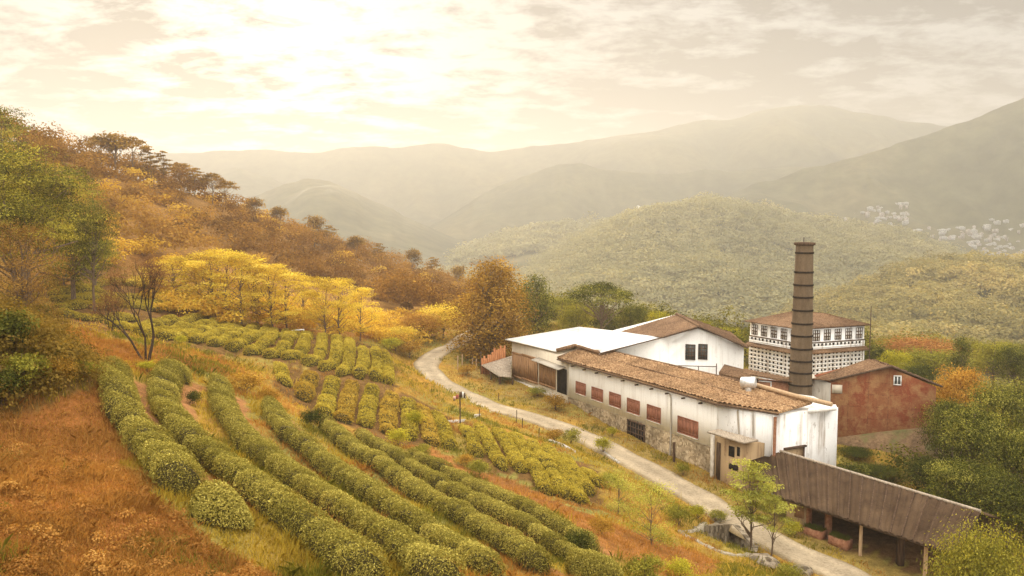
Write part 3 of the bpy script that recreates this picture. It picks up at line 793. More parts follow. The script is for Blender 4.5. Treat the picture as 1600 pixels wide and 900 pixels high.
# ------------------------------------------------------------------ porch hut on the hall's corner
pa = xy(at(1113, 690, 72.6)); pb = xy(at(1160.5, 700, 69.6)); nb = np.array([.87, .5]); pc = pb + unit(xy(Cc) - xy(B) + np.array([2.2, 3.6])) * 2.0; pd = xy(B) + np.array([.0, .05])
porch = thing('porch_hut', 'small tan porch hut with tin roof and dark openings at the hall corner', 'hut', (*((pa + pc) / 2), -1.6))
g = G(); g.prism([pa, pb, pc, pd], -4, z1=2.55); g.build('wall', M_yellowplaster, porch)
g = G(); g.sheet(P(1104.7, 674.5, 3.0), P(1162, 692, 2.75), P(1185, 687.5, 2.95), P(1121, 670, 3.25), .25, .05, thick=.1, jit=.01); g.build('roof', M_wood_pale, porch)
WP = Wall(pa, pb)
def pxbox(Wl, name, mat, par, x0, x1, y0, y1, d0=.0, d1=.03):
    u0, z1 = Wl.hit(x0, y0); _, z0 = Wl.hit(x0, y1); u1, _ = Wl.hit(x1, y0); g = G(); Wl.box(g, min(u0, u1), max(u0, u1), z0, z1, d0, d1); return g.build(name, mat, par)
pxbox(WP, 'door', M_wood_dark, porch, 1120, 1126.5, 690.5, 750)
pxbox(WP, 'window', M_dark, porch, 1139, 1148, 696, 712); pxbox(WP, 'window', M_dark, porch, 1152, 1156.5, 698, 712)
pxbox(WP, 'lower_opening', M_dark, porch, 1139, 1154, 723, 732)
g = G(); WP.box(g, -.05, .3, -4, 2.5, .01, .18); g.build('pillar', M_cement, porch)
post = P(1056, 719, -1.0); g = G(); gz = height(post[0], post[1] - .6)[0]; g.tube([(post[0] - .3, post[1] - .6, gz - .3), (post[0] - .3, post[1] - .6, gz + 1.9)], [.14, .12], 8)
tag(g.build('wooden_post', M_wood_dark), 'short dark wooden post standing against the stone base under the last shutter', 'post')

# ------------------------------------------------------------------ loading shed with the white sheet roof
W1 = P(789, 530, 6.0); W2 = P(905, 510.5, 7.0); W3 = np.array([13.7, 106, 7.05]); W4 = np.array([17.1, 93.6, 8.1]); W5 = P(936, 552.5, 6.4); W6 = P(899, 541, 6.6); W7 = P(869, 549, 6.0)
shed = thing('loading_shed', 'wooden-doored loading shed under a wide bright white sheet roof', 'building', (2.5, 101, .3))
g = G()
for t in ([W1, W2, W6], [W1, W6, W7], [W2, W4, W5], [W2, W5, W6], [W2, W3, W4]): g.slab(t, .1)
rf = g.build('roof', M_sheet, shed)
g = G(); nv = unit(np.cross(W7 - W1, W2 - W1)); nv = nv if nv[2] > 0 else -nv
for t in np.linspace(.05, .95, 9): g.tube([W1 + (W7 - W1) * t + nv * .03, W2 + (W6 - W2) * t + nv * .03], .03, 5)
g.build('sheet_ridge', M_sheet, rf)
g = G(); g.tube([W6 + (0, 0, .1), W7 + (0, 0, .12)], .22, 8); g.tube([W6 + (0, 0, .1), W5 + (0, 0, .1)], .2, 8); g.build('valley_tiles', M_tile_dark, rf)
s1 = xy(W1) + np.array([.9, -.2]); s2 = xy(A) + np.array([-.35, .55])
g = G(); g.prism([s1, s2, xy(W5) + np.array([.5, .5]), xy(W2) + np.array([-.5, -.8])], -3, [5.75, 5.6, 6.0, 6.7]); g.build('wall', M_cream, shed)
WL = Wall(s1, s2)
def doorset(x0, x1, y0, y1, n, name='sliding_door'):
    u0, z1 = WL.hit(x0, y0); _, z0 = WL.hit(x0, y1); u1, _ = WL.hit(x1, y0 + (x1 - x0) * .3)
    g = G(); WL.box(g, u0, u1, z0, z1, .05, .10)
    for q in range(n):
        a0 = u0 + (u1 - u0) * q / n; WL.box(g, a0 + .02, a0 + (u1 - u0) / n - .02, z0 + .25, z1 - .25, .10, .13 + .01 * (q % 3))
    WL.box(g, u0, u1, z0, z0 + .25, .10, .17); WL.box(g, u0, u1, z1 - .25, z1, .10, .17); WL.box(g, u0, u0 + .18, z0 + .25, z1 - .25, .10, .165); WL.box(g, u1 - .18, u1, z0 + .25, z1 - .25, .10, .165)
    return g.build(name, M_wood, shed)
doorset(802, 816, 549, 588, 5); doorset(816.6, 841, 552, 592, 7); doorset(844, 869, 563, 600, 8)
pxbox(WL, 'dark_recess', M_dark, shed, 871, 886, 573, 612, .02, .05)
u0, z = WL.hit(842, 560); g = G(); q0 = WL.p(u0, z + .15, .05); q1 = WL.p(u0, z - .05, 1.1); q2 = WL.p(WL.L + .1, z - .25, 1.1); q3 = WL.p(WL.L + .1, z - .05, .05); g.slab([q0, q1, q2, q3], .09); g.build('awning', M_grey, shed)
g = G(); WL.box(g, .0, WL.L - 1.2, -3, .95, .0, .22); g.build('plinth', M_cement, shed)
# lean-to platform roof left of the loading shed, and the rusty fence behind it
k0, k1, k2, k3 = P(752, 570.5, 2.3), P(779, 587.5, 1.9), P(799, 589, 1.9), P(800, 556, 3.2)
deck = thing('loading_platform', 'low grey plank platform sloping beside the loading shed doors', 'platform', (*xy((k0 + k2) / 2), .8))
g = G(); pts = [k0, k1, k2, k3]
for t in np.arange(9) / 9:
    a0 = k0 + (k3 - k0) * t; a1 = k0 + (k3 - k0) * (t + .1); b0 = k1 + (k2 - k1) * t; b1 = k1 + (k2 - k1) * (t + .1)
    g.slab([a0, b0, b1, a1], .1)
for t in np.linspace(.0, 1, 12)[:-1]:
    a0 = k0 + (k1 - k0) * t; a1 = k0 + (k1 - k0) * (t + .078); b0 = k3 + (k2 - k3) * t; b1 = k3 + (k2 - k3) * (t + .078)
    g.slab([a0 + (0, 0, .03), a1 + (0, 0, .03), b1 + (0, 0, .03), b0 + (0, 0, .03)], .1)
g.build('planking', M_wood_pale, deck)
for p in (k0, k1, k2, (k0 + k1) / 2):
    g = G(); q = p + np.array([.15, .3, -.1]); g.tube([q, (q[0], q[1], -1)], .13, 8); g.build('leg', M_wood_dark, deck)
fence = thing('rusty_fence', 'short rusty orange sheet fence behind the plank platform', 'fence', tuple(P(770, 567, 2.0)))
fa = P(752, 569, 2.4); fb = P(790, 552, 3.6); g = G(); WF = Wall(fa, fb)
for q in range(12):
    zt = 3.2 + 1.0 * q / 12 + .25 * math.sin(q * 2.3); WF.box(g, q * WF.L / 12, (q + .9) * WF.L / 12, .5, zt + (.5 if q > 4 else 0), 0, .05 + .02 * (q % 2))
g.build('sheet_panel', plain('rusty_orange_sheet', (.30, .10, .04), (.48, .22, .09), 4, (3, 3, .3)), fence)
for q in (0, .5, 1): g = G(); g.tube([WF.p(WF.L * q, .3, -.08), WF.p(WF.L * q, 4.0, -.08)], .08, 8); g.build('post', M_wood_dark, fence)

# ------------------------------------------------------------------ gabled white hall behind
GL = np.array([10.0, 95.8]); GA = np.array([20.9, 92.4]); GR = np.array([25.6, 90.9])
gab = thing('gabled_hall', 'tall white gable-fronted hall with two dark barred windows and brown roof', 'building', (*GA, 0))
bkv = np.array([0.2, 13.5])
g = G(); zt = [5.9, 9.25, 7.55]
V = [(GL[0], GL[1], -3), (GA[0], GA[1], -3), (GR[0], GR[1], -3), (GR[0], GR[1], zt[2]), (GA[0], GA[1], zt[1]), (GL[0], GL[1], zt[0])]
V2 = [(q[0] + bkv[0], q[1] + bkv[1], q[2]) for q in V]
g.add(V + V2, [[0, 1, 4, 5], [1, 2, 3, 4]], [[7, 6, 11, 10], [8, 7, 10, 9]], [[2, 8, 9, 3], [3, 9, 10, 4], [4, 10, 11, 5], [6, 0, 5, 11]])
g.build('wall', M_white, gab)
ap = np.array([GA[0], GA[1] - .35, 9.5]); apb = P(1057, 491.5, 9.5)
lo = P(1037, 527, 8.25); lob = P(968, 518.5, 7.15)
rr_ = P(1169, 544, 7.45); rrb = rr_ + (apb - ap) + np.array([1.2, 0, .0])
g = G(); g.sheet(lo, ap, apb, lob, .3, .05, 0, 0, .01)  # courses run up the slope on the left side
rl = g.build('roof', M_tile_dark, gab)
g = G(); g.sheet(rr_, rrb, apb, ap, .44, .13, .52, .11, .025); g.build('far_slope', M_tile_dark, rl)
g = G(); g.tube([ap + (0, 0, .1), apb + (0, 0, .1)], .16, 8); g.build('ridge_cap', M_tile_dark, rl)
g = G(); g.tube([lo + (0, -.05, .02), ap + (0, -.05, .04), rr_ + (0, -.05, .02)], .11, 6); g.tube([W5 + (.05, -.1, .02), lo + (0, -.06, .02)], .07, 6); g.build('bargeboard', M_wood_dark, rl)
WG = Wall(GL, GR)
for q in [(1072, 1086, 538.5, 561), (1092, 1105, 538, 560.5)]:
    u0, z1 = WG.hit(q[0], q[2]); _, z0 = WG.hit(q[0], q[3]); u1, _ = WG.hit(q[1], q[2]); grid_window(WG, u0, u1, z0, z1, gab, 3, 4, f=.06, bar=.09)
g = G(); u0, z = WG.hit(1045, 570); u1, _ = WG.hit(1120, 566)
g.tube([WG.p(u0, z, .4), WG.p(u1, z + .15, .4)], .05, 6); u2, _ = WG.hit(1092, 567)
g.tube([WG.p(u2, z + .1, .4), WG.p(u2, z - 1.2, .4)], .05, 6); g.tube([WG.p(u1, z + .5, .4), WG.p(u1, z - 1.6, .4)], .05, 6); g.build('pipe_rail', M_iron, gab)
# courtyard outhouse
o0 = xy(at(1129, 580, 85.5)); o1 = xy(at(1168, 585, 83.5)); bv = np.array([1.0, 3.2])
outh = thing('outhouse', 'little white outhouse with flat brown roof between gabled hall and chimney', 'outhouse', (*((o0 + o1) / 2), 0))
g = G(); g.prism([o0, o1, o1 + bv, o0 + bv], -3, z1=5.15); g.build('wall', M_white, outh)
g = G(); g.slab([(*(o0 + (-.5, -.5)), 5.75), (*(o1 + (.3, -.6)), 5.45), (*(o1 + bv), 5.6), (*(o0 + bv), 5.9)], .35); g.build('roof', M_tile_dark, outh)
WO = Wall(o0, o1); g = G(); WO.box(g, .25, .7, 2.5, 5.0, .0, .04); g.build('doorway', M_dark, outh)
# low brown wing running from the outhouse to the chimney
l0 = xy(at(1164, 590, 86)); l1 = xy(at(1238, 600, 84)); bv = np.array([.4, 1.3])
wing = thing('brown_wing', 'low brown brick wing with sagging roof edge just left of the chimney', 'building', (*((l0 + l1) / 2), 0))
g = G(); g.prism([l0, l1, l1 + bv, l0 + bv], -3, z1=4.7); g.build('wall', M_brick, wing)
za = at(1160, 580, 86)[2]; zb = at(1240, 595, 84)[2]
g = G(); g.sheet((*(l0 + (-.6, -.7)), za), (*(l1 + (.4, -.7)), zb), (*(l1 + bv), zb + .02), (*(l0 + bv), za + .02), .35, .04, thick=.16, jit=.01); g.build('roof', M_tile_dark, wing)
g = G(); WW = Wall(l0, l1); WW.box(g, 0, WW.L * .28, 2, 5.0, .01, .06); g.build('dark_boards', M_wood_dark, wing)
g = G(); WW.box(g, WW.L * .55, WW.L * .57, 2, 4.75, .05, .11); WW.box(g, WW.L * .3, WW.L * .57, 4.7, 4.8, .05, .11); g.build('white_pipe', M_frame, wing)

# ------------------------------------------------------------------ chimney
cb = at(1250, 619, 84.0); chx, chy = cb[0], cb[1]
chim = thing('factory_chimney', 'tall tapering grey-brown factory chimney ringed with dark iron bands', 'chimney', (chx, chy, 0))
ztop = at(1257, 379, 84)[2]; k_ = 84 / F
def rad(z): t = (z - cb[2]) / (ztop - cb[2]); return (18.0 + (13.0 - 18.0) * t) * k_
kk = N('chimney_concrete'); a_ = kk.noise(.8, 6, (1, 1, .25), rough=.65); b_ = kk.noise(7, 5, rough=.7)
cc_ = kk.ramp(a_, [(.3, (.095, .064, .038)), (.7, (.19, .135, .085))]); cc_ = kk.mix(1.0, cc_, kk.ramp(b_, [(.3, (.85, .84, .82)), (.7, (1.1, 1.1, 1.1))]), 'MULTIPLY')
M_chim = kk.surface(cc_, .95, b_, .3)
zz = np.linspace(-3, ztop - .15, 24); g = G(); g.tube([(chx, chy, z) for z in zz], [rad(z) for z in zz], 40); g.build('shaft', M_chim, chim, smooth=False)
M_band = plain('blackened_iron', (.018, .013, .010), (.04, .027, .018), 6)
for py in (395, 425, 445, 464, 484.5, 505, 524, 544, 563, 600, 581):
    z = at(1254, py, 84)[2]; g = G(); g.tube([(chx, chy, z - .09), (chx, chy, z + .09)], rad(z) + .06, 40); g.build('iron_band', M_band, chim)
g = G(); g.tube([(chx, chy, ztop - .32), (chx, chy, ztop - .2), (chx, chy, ztop), (chx, chy, ztop + .05)], [rad(ztop), rad(ztop) + .2, rad(ztop) + .2, rad(ztop) - .2], 40); g.build('cap', M_wood_dark, chim)
g = G(); g.tube([(chx - .1, chy, ztop), (chx - .1, chy, ztop + .55)], .035, 6); g.build('lightning_rod', M_iron, chim)

# ------------------------------------------------------------------ white perforated block
L_ = np.array([32.9, 114.0]); K_ = np.array([37.2, 106.6]); Rr = np.array([47.1, 110.3]); Bk = L_ + Rr - K_
pb_ = thing('perforated_block', 'white block with pierced screen walls and hipped brown roof behind the chimney', 'building', (*((L_ + Rr) / 2), 0))
g = G(); g.prism([L_, K_, Rr, Bk], -4, z1=7.25); g.build('wall', M_worn, pb_)
ce = (L_ + Rr) / 2; zE = 7.35
def ofs(p, d): return p + unit(p - ce) * d
apx = np.array([38.3, 113.2, 8.75]); e = [np.array([*ofs(q, .9), zE]) for q in (L_, K_, Rr, Bk)]
apx2 = np.array([42.0, 111.6, 8.75])
g = G(); g.sheet(e[0], e[1], apx, apx, .35, .04, 0, 0, .008); g.sheet(e[1], e[2], apx2, apx, .35, .05, .45, .04, .01); g.slab([e[2], e[3], apx2], .05); g.slab([e[3], e[0], apx, apx2], .05); g.build('roof', M_tile_dark, pb_)
Wl_, Wr_ = Wall(L_, K_), Wall(K_, Rr)
for Wx, n, off in ((Wl_, 5, .4), (Wr_, 6, .9)):
    pit_ = Wx.L / n
    for q in range(n):
        grid_window(Wx, pit_ * q + pit_ * .22, pit_ * q + pit_ * .78, 5.6, 6.95, pb_, 3, 3, f=.04, bar=.13, glass=M_frame)
    g = G(); Wx.box(g, 0, Wx.L, 5.27, 5.4, .0, .16); Wx.box(g, 0, Wx.L, 7.14, 7.22, 0, .06); g.build('ledge', M_wood_dark, pb_)
    g = G(); g.slab([Wx.p(-.2, 4.5, .15), Wx.p(-.2, 4.1, .8), Wx.p(Wx.L + .2, 4.1, .8), Wx.p(Wx.L + .2, 4.5, .15)], .12); g.build('skirt_roof', M_tile_dark, pb_)
    # a pierced screen: square ribs left standing between real openings over a dark void
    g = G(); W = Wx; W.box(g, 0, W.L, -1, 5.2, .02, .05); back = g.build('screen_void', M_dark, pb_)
    g = G(); rows = [(-.9, 4.0, 9), (4.55, 5.2, 1)]; nu = int(W.L / .62)
    hole = .54
    for z0, z1, nzr in rows:
        ph = (z1 - z0) / nzr
        for r in range(nzr):
            zb0 = z0 + r * ph; W.box(g, 0, W.L, zb0, zb0 + ph * (1 - hole), .055, .14)
            for c_ in range(nu):
                uu = W.L * c_ / nu; rs = .10 * math.sin(c_ * 3.7 + r * 5.1)
                W.box(g, uu, uu + W.L / nu * (1 - hole + rs), zb0 + ph * (1 - hole), zb0 + ph, .055, .137)
        W.box(g, W.L - .2, W.L, z0, z1, .055, .141)
    W.box(g, 0, W.L, 4.0, 4.55, .055, .14); W.box(g, 0, W.L, 5.2, 5.28, .055, .13)
    g.build('pierced_screen', M_worn, pb_)
g = G(); g.tube([P(1358.5, 590, -1) * 0 + np.array([47.6, 109.6, -3]), np.array([47.6, 109.6, 9.9])], [.09, .05], 6)
tag(g.build('antenna_mast', M_iron), 'thin dark mast rising at the right corner of the perforated block', 'mast')

# ------------------------------------------------------------------ red rusty gable building
rL = P(1299, 596, 5.0); rA = P(1390, 572, 6.75); rR = P(1463, 604, 4.9)
dpt = (P(1357, 561, 6.75) - rA)[:2] * .92
red = thing('red_shed', 'rust-red panelled gable building with brown tiled roof and one small white window', 'building', (*xy(rA), 0))
V = [(*xy(rL), -1.6), (*xy(rA), -1.6), (*xy(rR), -1.6), (*xy(rR), rR[2] - .05), (*xy(rA), rA[2] - .12), (*xy(rL), rL[2] - .05)]
V2 = [(q[0] + dpt[0], q[1] + dpt[1], q[2]) for q in V]
g = G(); g.add(V + V2, [[0, 1, 4, 5], [1, 2, 3, 4], [7, 6, 11, 10], [8, 7, 10, 9], [2, 8, 9, 3], [3, 9, 10, 4], [4, 10, 11, 5], [6, 0, 5, 11]])
g.build('wall', M_rust, red)
f0 = np.array([0, -.35, 0]); dz_ = np.array([*dpt, 0])
eL = P(1270, 592, 5.05)
g = G(); rAb = P(1357, 561, 6.75); eLb = eL + np.array([-.6, 5, 0])
rLf = P(1297.5, 594.5, 5.1)
g.sheet(eL, rLf, rA + f0, rAb, .3, .05, 0, 0, .012); rr1 = g.build('roof', M_tile_dark, red)
g = G(); rRf = P(1472, 604.5, 4.7); g.sheet(rRf, rRf + dz_, rA + dz_ + (0, 0, 0), rA + f0, .44, .12, .52, .10, .02); g.build('far_slope', M_tile_dark, rr1)
g = G(); g.slab([rAb + (0, .2, -.02), eL + (0, .2, -.02), eL + (-.9, 4, -2.2), rA + dz_ + (-1, .5, -2.0)], .05); g.build('rear_slope', M_tile_dark, rr1)
g = G(); g.tube([rLf + (0, -.06, .03), rA + f0 + (0, -.06, .06), rRf + (0, -.06, .03)], .11, 6); g.build('bargeboard', M_wood_dark, rr1)
g = G(); lx = xy(eL) + np.array([.35, .25]); g.prism([lx, xy(rL) + np.array([-.02, .02]), xy(rL) + np.array([0, 6]), lx + np.array([-.4, 5])], -2, z1=4.8); g.build('side_wall', M_grey, red)
WR = Wall(rL, rR)
WRr = Wall(rA, rR); u0, z1 = WRr.hit(1398, 588); _, z0 = WRr.hit(1398, 600); u1, _ = WRr.hit(1407, 588); grid_window(WRr, u0, u1, z0, z1, red, 2, 1, M_frame, f=.1, bar=.08)
WRl = Wall(rL, rA); g = G(); u0, z1 = WRl.hit(1300, 601); u1, _ = WRl.hit(1316, 601); _, z0 = WRl.hit(1300, 614); WRl.box(g, u0, u1, z0, z1, .0, .05); g.build('patch_panel', M_cream, red)
# retaining bank wall under the red shed
g = G(); b0 = xy(rL) + np.array([-1.5, -.5]); b1 = xy(rR) + np.array([.3, -.4])
g.prism([b0, b1, b1 + np.array([0, 2]), b0 + np.array([0, 2])], -9, [-1.2, .9, .9, -1.2])
k = N('overgrown_wall'); n1 = k.noise(.5, 6, rough=.7); n2 = k.noise(4, 5, rough=.7); c = k.ramp(n1, [(.35, (.16, .10, .055)), (.5, (.23, .14, .075)), (.65, (.13, .12, .045))]); c = k.mix(1.0, c, k.ramp(n2, [(.3, (.6, .6, .6)), (.7, (1.3, 1.3, 1.3))]), 'MULTIPLY')
M_over = k.surface(c, .95, n2, 1.0)
tag(g.build('retaining_wall', M_over), 'mossy brown retaining wall beneath the rust-red building', 'wall')

# ------------------------------------------------------------------ open-sided roadside shelter
zr, ze, zf = 1.8, 0.0, -2.3
r0, r1 = P(1201, 701, zr), P(1532, 801, zr); e0, e1 = P(1172, 722, .55), P(1492, 868, ze); e0 = P(1213, 776, ze)
sh = thing('roadside_shelter', 'long open shelter with dark brown corrugated roof on posts beside the road', 'shelter', (*xy((r0 + e1) / 2), zf))
nrm2 = unit(np.array([(r1 - r0)[1], -(r1 - r0)[0]])); nrm2 = nrm2 if nrm2[0] > 0 else -nrm2
hl = P(1166, 722, .9)
g = G(); g.sheet(e0, e1, r1, r0, .58, .13); g.slab([hl, e0, r0 + (0, 0, -.02)], .06); rs_ = g.build('roof', M_asbestos, sh)
for t in np.linspace(.04, .97, 17):
    pe, pr_ = e0 + (e1 - e0) * t, r0 + (r1 - r0) * t
    g = G(); g.tube([pe + (0, 0, .12), (pe + pr_) / 2 + (0, 0, .12), pr_ + (0, 0, .12)], .06, 5); g.build('sheet_lap', M_wood_dark, rs_)
back0, back1 = r0 + np.array([*(nrm2 * 3.2), -1.2]), r1 + np.array([*(nrm2 * 3.2), -1.2])
g = G(); g.sheet(back0, back1, r1, r0, .58, .13); g.build('rear_slope', M_asbestos, rs_)
g = G(); g.tube([r0 + (0, 0, .1), (r0 + r1) / 2 + (0, 0, .1), r1 + (0, 0, .1)], .12, 8); g.build('ridge_cap', M_wood_pale, rs_)
ev = unit(xy(e1) - xy(e0))
def under(px): # a point below the eave, set in by .3 m
    A0, B0 = xy(e0), xy(e1); u, z = hit(px, 850, A0, B0); q = A0 + ev * u + np.array([.3, .3]); return q
for px, r in ((1341, .13), (1444, .14)):
    q = under(px); g = G(); g.tube([(q[0], q[1], zf - .8), (q[0], q[1], ze - .02)], [r, r * .92], 10); g.build('post', M_post, sh)
for px in (1252, 1284, 1400):
    q = under(px) + np.array([.6, .9]); g = G(); g.box((q[0], q[1], (zf - .5 + ze) / 2), (.42, .42, ze - zf + .7)); g.build('pillar', M_brick if px != 1400 else M_wood_dark, sh)
g = G(); q0, q1 = under(1222) + np.array([.2, .4]), under(1250) + np.array([.5, .6]); W = Wall(q0, q1); W.box(g, 0, W.L, zf - 1, ze + .1, -.12, 0); g.build('wall', M_yellowplaster, sh)
g = G(); W.box(g, W.L * .4, W.L * .85, zf + .8, zf + 1.7, .003, .03); g.build('shutter', M_wood, sh)
g = G(); q0, q1 = xy(r0) + nrm2 * 2.4, xy(r1) + nrm2 * 2.4; W = Wall(q0, q1); W.box(g, 0, W.L, zf - 3, zr - 1.1, -.2, 0); g.build('rear_wall', M_wood_dark, sh)
g = G(); g.tube([(*(under(1225)), ze - .1), (*(under(1470)), ze - .1)], .09, 6); g.build('eave_beam', M_wood_dark, sh)
M_moss = leaf_mat('planter_grass', (.10, .11, .02), (.19, .19, .04), (.29, .27, .07), .3)
for px, lab in ((1269, 'cement planter with grassy top, nearer the shelter wall'), (1309, 'cement planter with grassy top, right of the brick pillar')):
    q = under(px) + np.array([.1, .25]); t_ = ev; nn = np.array([-t_[1], t_[0]]); pl = thing('planter', lab, 'planter', (q[0], q[1], zf), 'planters under the shelter')
    g = G(); o = q - t_ * .75 - nn * .4; T3 = np.array([*t_, 0]); N3 = np.array([*nn, 0])
    g.frame_box((o[0], o[1], zf - .3), T3 * 1.5, N3 * .8, (0, 0, .9)); g.build('trough', M_brick, pl)
    g = G()
    for b in range(420):
        s_, v_ = rng.random(2); p_ = np.array([o[0], o[1], zf + .58]) + T3 * 1.5 * s_ + N3 * .8 * v_; h_ = .12 + .22 * rng.random(); a_ = rng.normal(0, .12, 2); w_ = np.array([.03, .02, 0])
        g.add([p_ - w_, p_ + w_, p_ + (a_[0], a_[1], h_)], [[0, 1, 2]])
    g.build('grass_top', M_moss, pl)
# ------------------------------------------------------------------ foliage
ORD = ['first', 'second', 'third', 'fourth', 'fifth', 'sixth', 'seventh', 'eighth', 'ninth', 'tenth', 'eleventh', 'twelfth', 'thirteenth', 'fourteenth', 'fifteenth', 'sixteenth', 'seventeenth', 'eighteenth', 'nineteenth', 'twentieth']

def leaf_quads(Cn, Nr, size, tone, aspect=.55, jitter=.7, r=rng):
    n = len(Cn)
    Nr = Nr + r.normal(0, jitter, (n, 3)); Nr /= np.linalg.norm(Nr, axis=1)[:, None] + 1e-9
    t = r.normal(0, 1, (n, 3)); t -= (t * Nr).sum(1)[:, None] * Nr; t /= np.linalg.norm(t, axis=1)[:, None] + 1e-9
    b = np.cross(Nr, t)
    s = np.broadcast_to(size, (n,))[:, None]
    a = t * s * .5; c = b * s * .5 * aspect
    V = np.stack([Cn - a, Cn - c * 1.0 + a * .1, Cn + a, Cn + c + a * .1], 1).reshape(-1, 3)
    return V, np.arange(4 * n).reshape(n, 4), np.repeat(tone, 4)

def clumps(lobes, n, size, sub=16, spread=.30, flat=.7, r=rng, inner=.62, lobe_var=.20):
    """leaves gathered in sprays on the outside of each lobe"""
    area = np.array([l[1][0] * l[1][2] + l[1][0] * l[1][1] for l in lobes]); pr = area / area.sum()
    Cn, Nr, To = [], [], []
    for (c, rad_), p in zip(lobes, pr):
        k = max(6, int(n * p)); c = np.asarray(c, float); rad_ = np.asarray(rad_, float); lt = r.normal(.5, lobe_var)
        u = r.normal(0, 1, (sub, 3)); u[:, 2] = np.abs(u[:, 2]) * r.choice([1, 1, 1, -1], sub); u /= np.linalg.norm(u, axis=1)[:, None]
        cc = u * r.uniform(inner, 1.0, sub)[:, None]; ct = r.normal(0, .13, sub)
        q = r.integers(0, sub, k)
        pts = cc[q] + r.normal(0, spread, (k, 3)) * np.array([1, 1, flat])
        Cn.append(c + pts * rad_); nn = u[q] + np.array([0, 0, .5]); Nr.append(nn); To.append(np.clip(lt + ct[q] + r.normal(0, .16, k), 0, 1))
    return leaf_quads(np.concatenate(Cn), np.concatenate(Nr), size * r.uniform(.7, 1.3, sum(map(len, Cn))), np.concatenate(To), jitter=.42, r=r)

def limb_tubes(g, base, top, r0, lobes, r, wob=.25, n_l=None, start=.3):
    base = np.asarray(base, float); top = np.asarray(top, float); L = np.linalg.norm(top - base)
    ts = np.linspace(0, 1, 7); pts = base + (top - base) * ts[:, None]; pts[1:, :2] += np.cumsum(r.normal(0, wob * L / 22, (6, 2)), axis=0)
    g.tube(pts, r0 * (1 - .75 * ts) , 8)
    for c, rad_ in lobes[:n_l]:
        c = np.asarray(c, float); t = np.clip((c[2] - base[2]) / L * .75 * r.uniform(.7, 1.0), start, .93)
        p0 = base + (pts[-1] - base) * t
        i = min(5, int(t * 6)); p0 = pts[i] + (pts[i + 1] - pts[i]) * (t * 6 - i)
        m = (p0 + c) / 2 + np.array([*r.normal(0, .06 * L, 2), -.02 * L])
        rr0 = r0 * (1 - .75 * t) * .55
        g.tube([p0, m, c], [rr0, rr0 * .6, rr0 * .25], 5, cap=False)

def crown_shape(shape, H, lo, R, n, r):
    L = []
    for i in range(n):
        if shape == 'round':
            u = r.normal(0, 1, 3); u /= np.linalg.norm(u); u[2] = u[2] if u[2] > -.5 else -u[2]
            f = r.uniform(.35, .72); L.append((np.array([u[0] * R * f, u[1] * R * f, (lo + H) / 2 + u[2] * (H - lo) / 2 * f]), np.array([1, 1, .8]) * R * r.uniform(.30, .46)))
        elif shape == 'cone':
            t = (i + .5) / n; z = lo + (H - lo) * t * .93; pr = math.sqrt(max(.04, 1 - t ** 2.3)); a = i * 2.4 + r.normal(0, .3); f = R * pr * r.uniform(.35, .72)
            L.append((np.array([math.cos(a) * f, math.sin(a) * f, z]), np.array([1, 1, 1.1]) * R * (.24 + .2 * pr)))
        elif shape == 'umbrella':
            a = i * 2.4; f = R * math.sqrt((i + .5) / n) * .85; z = H - (H - lo) * (.10 + .55 * (f / R) ** 2) - r.uniform(0, .06) * H
            L.append((np.array([math.cos(a) * f, math.sin(a) * f, z]), np.array([1, 1, .42]) * R * r.uniform(.22, .34)))
        elif shape == 'layer':
            t = (i + .5) / n; z = lo + (H - lo) * t * .96; a = i * 2.4 + r.normal(0, .4); f = R * r.uniform(.2, .85) * (1 - .55 * t ** 2)
            L.append((np.array([math.cos(a) * f, math.sin(a) * f, z]), np.array([1, 1, .34]) * R * r.uniform(.20, .34)))
        elif shape == 'airy':
            t = r.random() ** .8; z = lo + (H - lo) * t; a = r.random() * 6.28; f = R * r.uniform(.1, 1.0) * math.sin(math.pi * (.18 + .72 * t)) 
            L.append((np.array([math.cos(a) * f, math.sin(a) * f, z]), np.array([1, 1, .62]) * R * r.uniform(.20, .32)))
        elif shape == 'bush':
            a = i * 2.4; f = R * .62 * math.sqrt((i + .5) / n); z = lo + (H - lo) * (.70 - .45 * (f / R) ** 2) * r.uniform(.7, 1.05)
            L.append((np.array([math.cos(a) * f, math.sin(a) * f, z]), np.array([1, 1, .85]) * R * r.uniform(.30, .44)))
    return L

def tree_kind(seed, shape, H, lo, R, n_lobes, leaves, leaf, mat, bark, trunk_r=.16, sub=16, spread=.30, flat=.7, lobe_var=.16, lean=0):
    r = np.random.default_rng(seed)
    L = crown_shape(shape, H, lo, R, n_lobes, r)
    V, f, tone = clumps(L, leaves, leaf, sub, spread, flat, r, lobe_var=lobe_var)
    crown = make_mesh('crown', V, [f], mat, tone=tone)
    g = G(); limb_tubes(g, (0, 0, -1.2), (lean, 0, H * .86), trunk_r, L, r)
    Vt = np.concatenate(g.V); trunk = make_mesh('trunk', Vt, [np.concatenate(v) for v in g.F.values()], bark, smooth=True)
    return dict(trunk=trunk, crown=crown, H=float(np.percentile(V[:, 2], 99.6)) / 1.03, R=float(np.percentile(np.hypot(V[:, 0], V[:, 1]), 97)) / 1.075)

def put(kind, name, cat, label, group, loc, sx, sz, rot, base='trunk', leafy='crown'):
    o = thing(name, label, cat, tuple(float(q) for q in loc), group); o.rotation_euler = (0, 0, rot); o.scale = (sx, sx, sz)
    for part, key in ((base, 'trunk'), (leafy, 'crown')):
        if kind.get(key) is None: continue
        c = bpy.data.objects.new(part, kind[key]); C.objects.link(c); c.parent = o
    return o

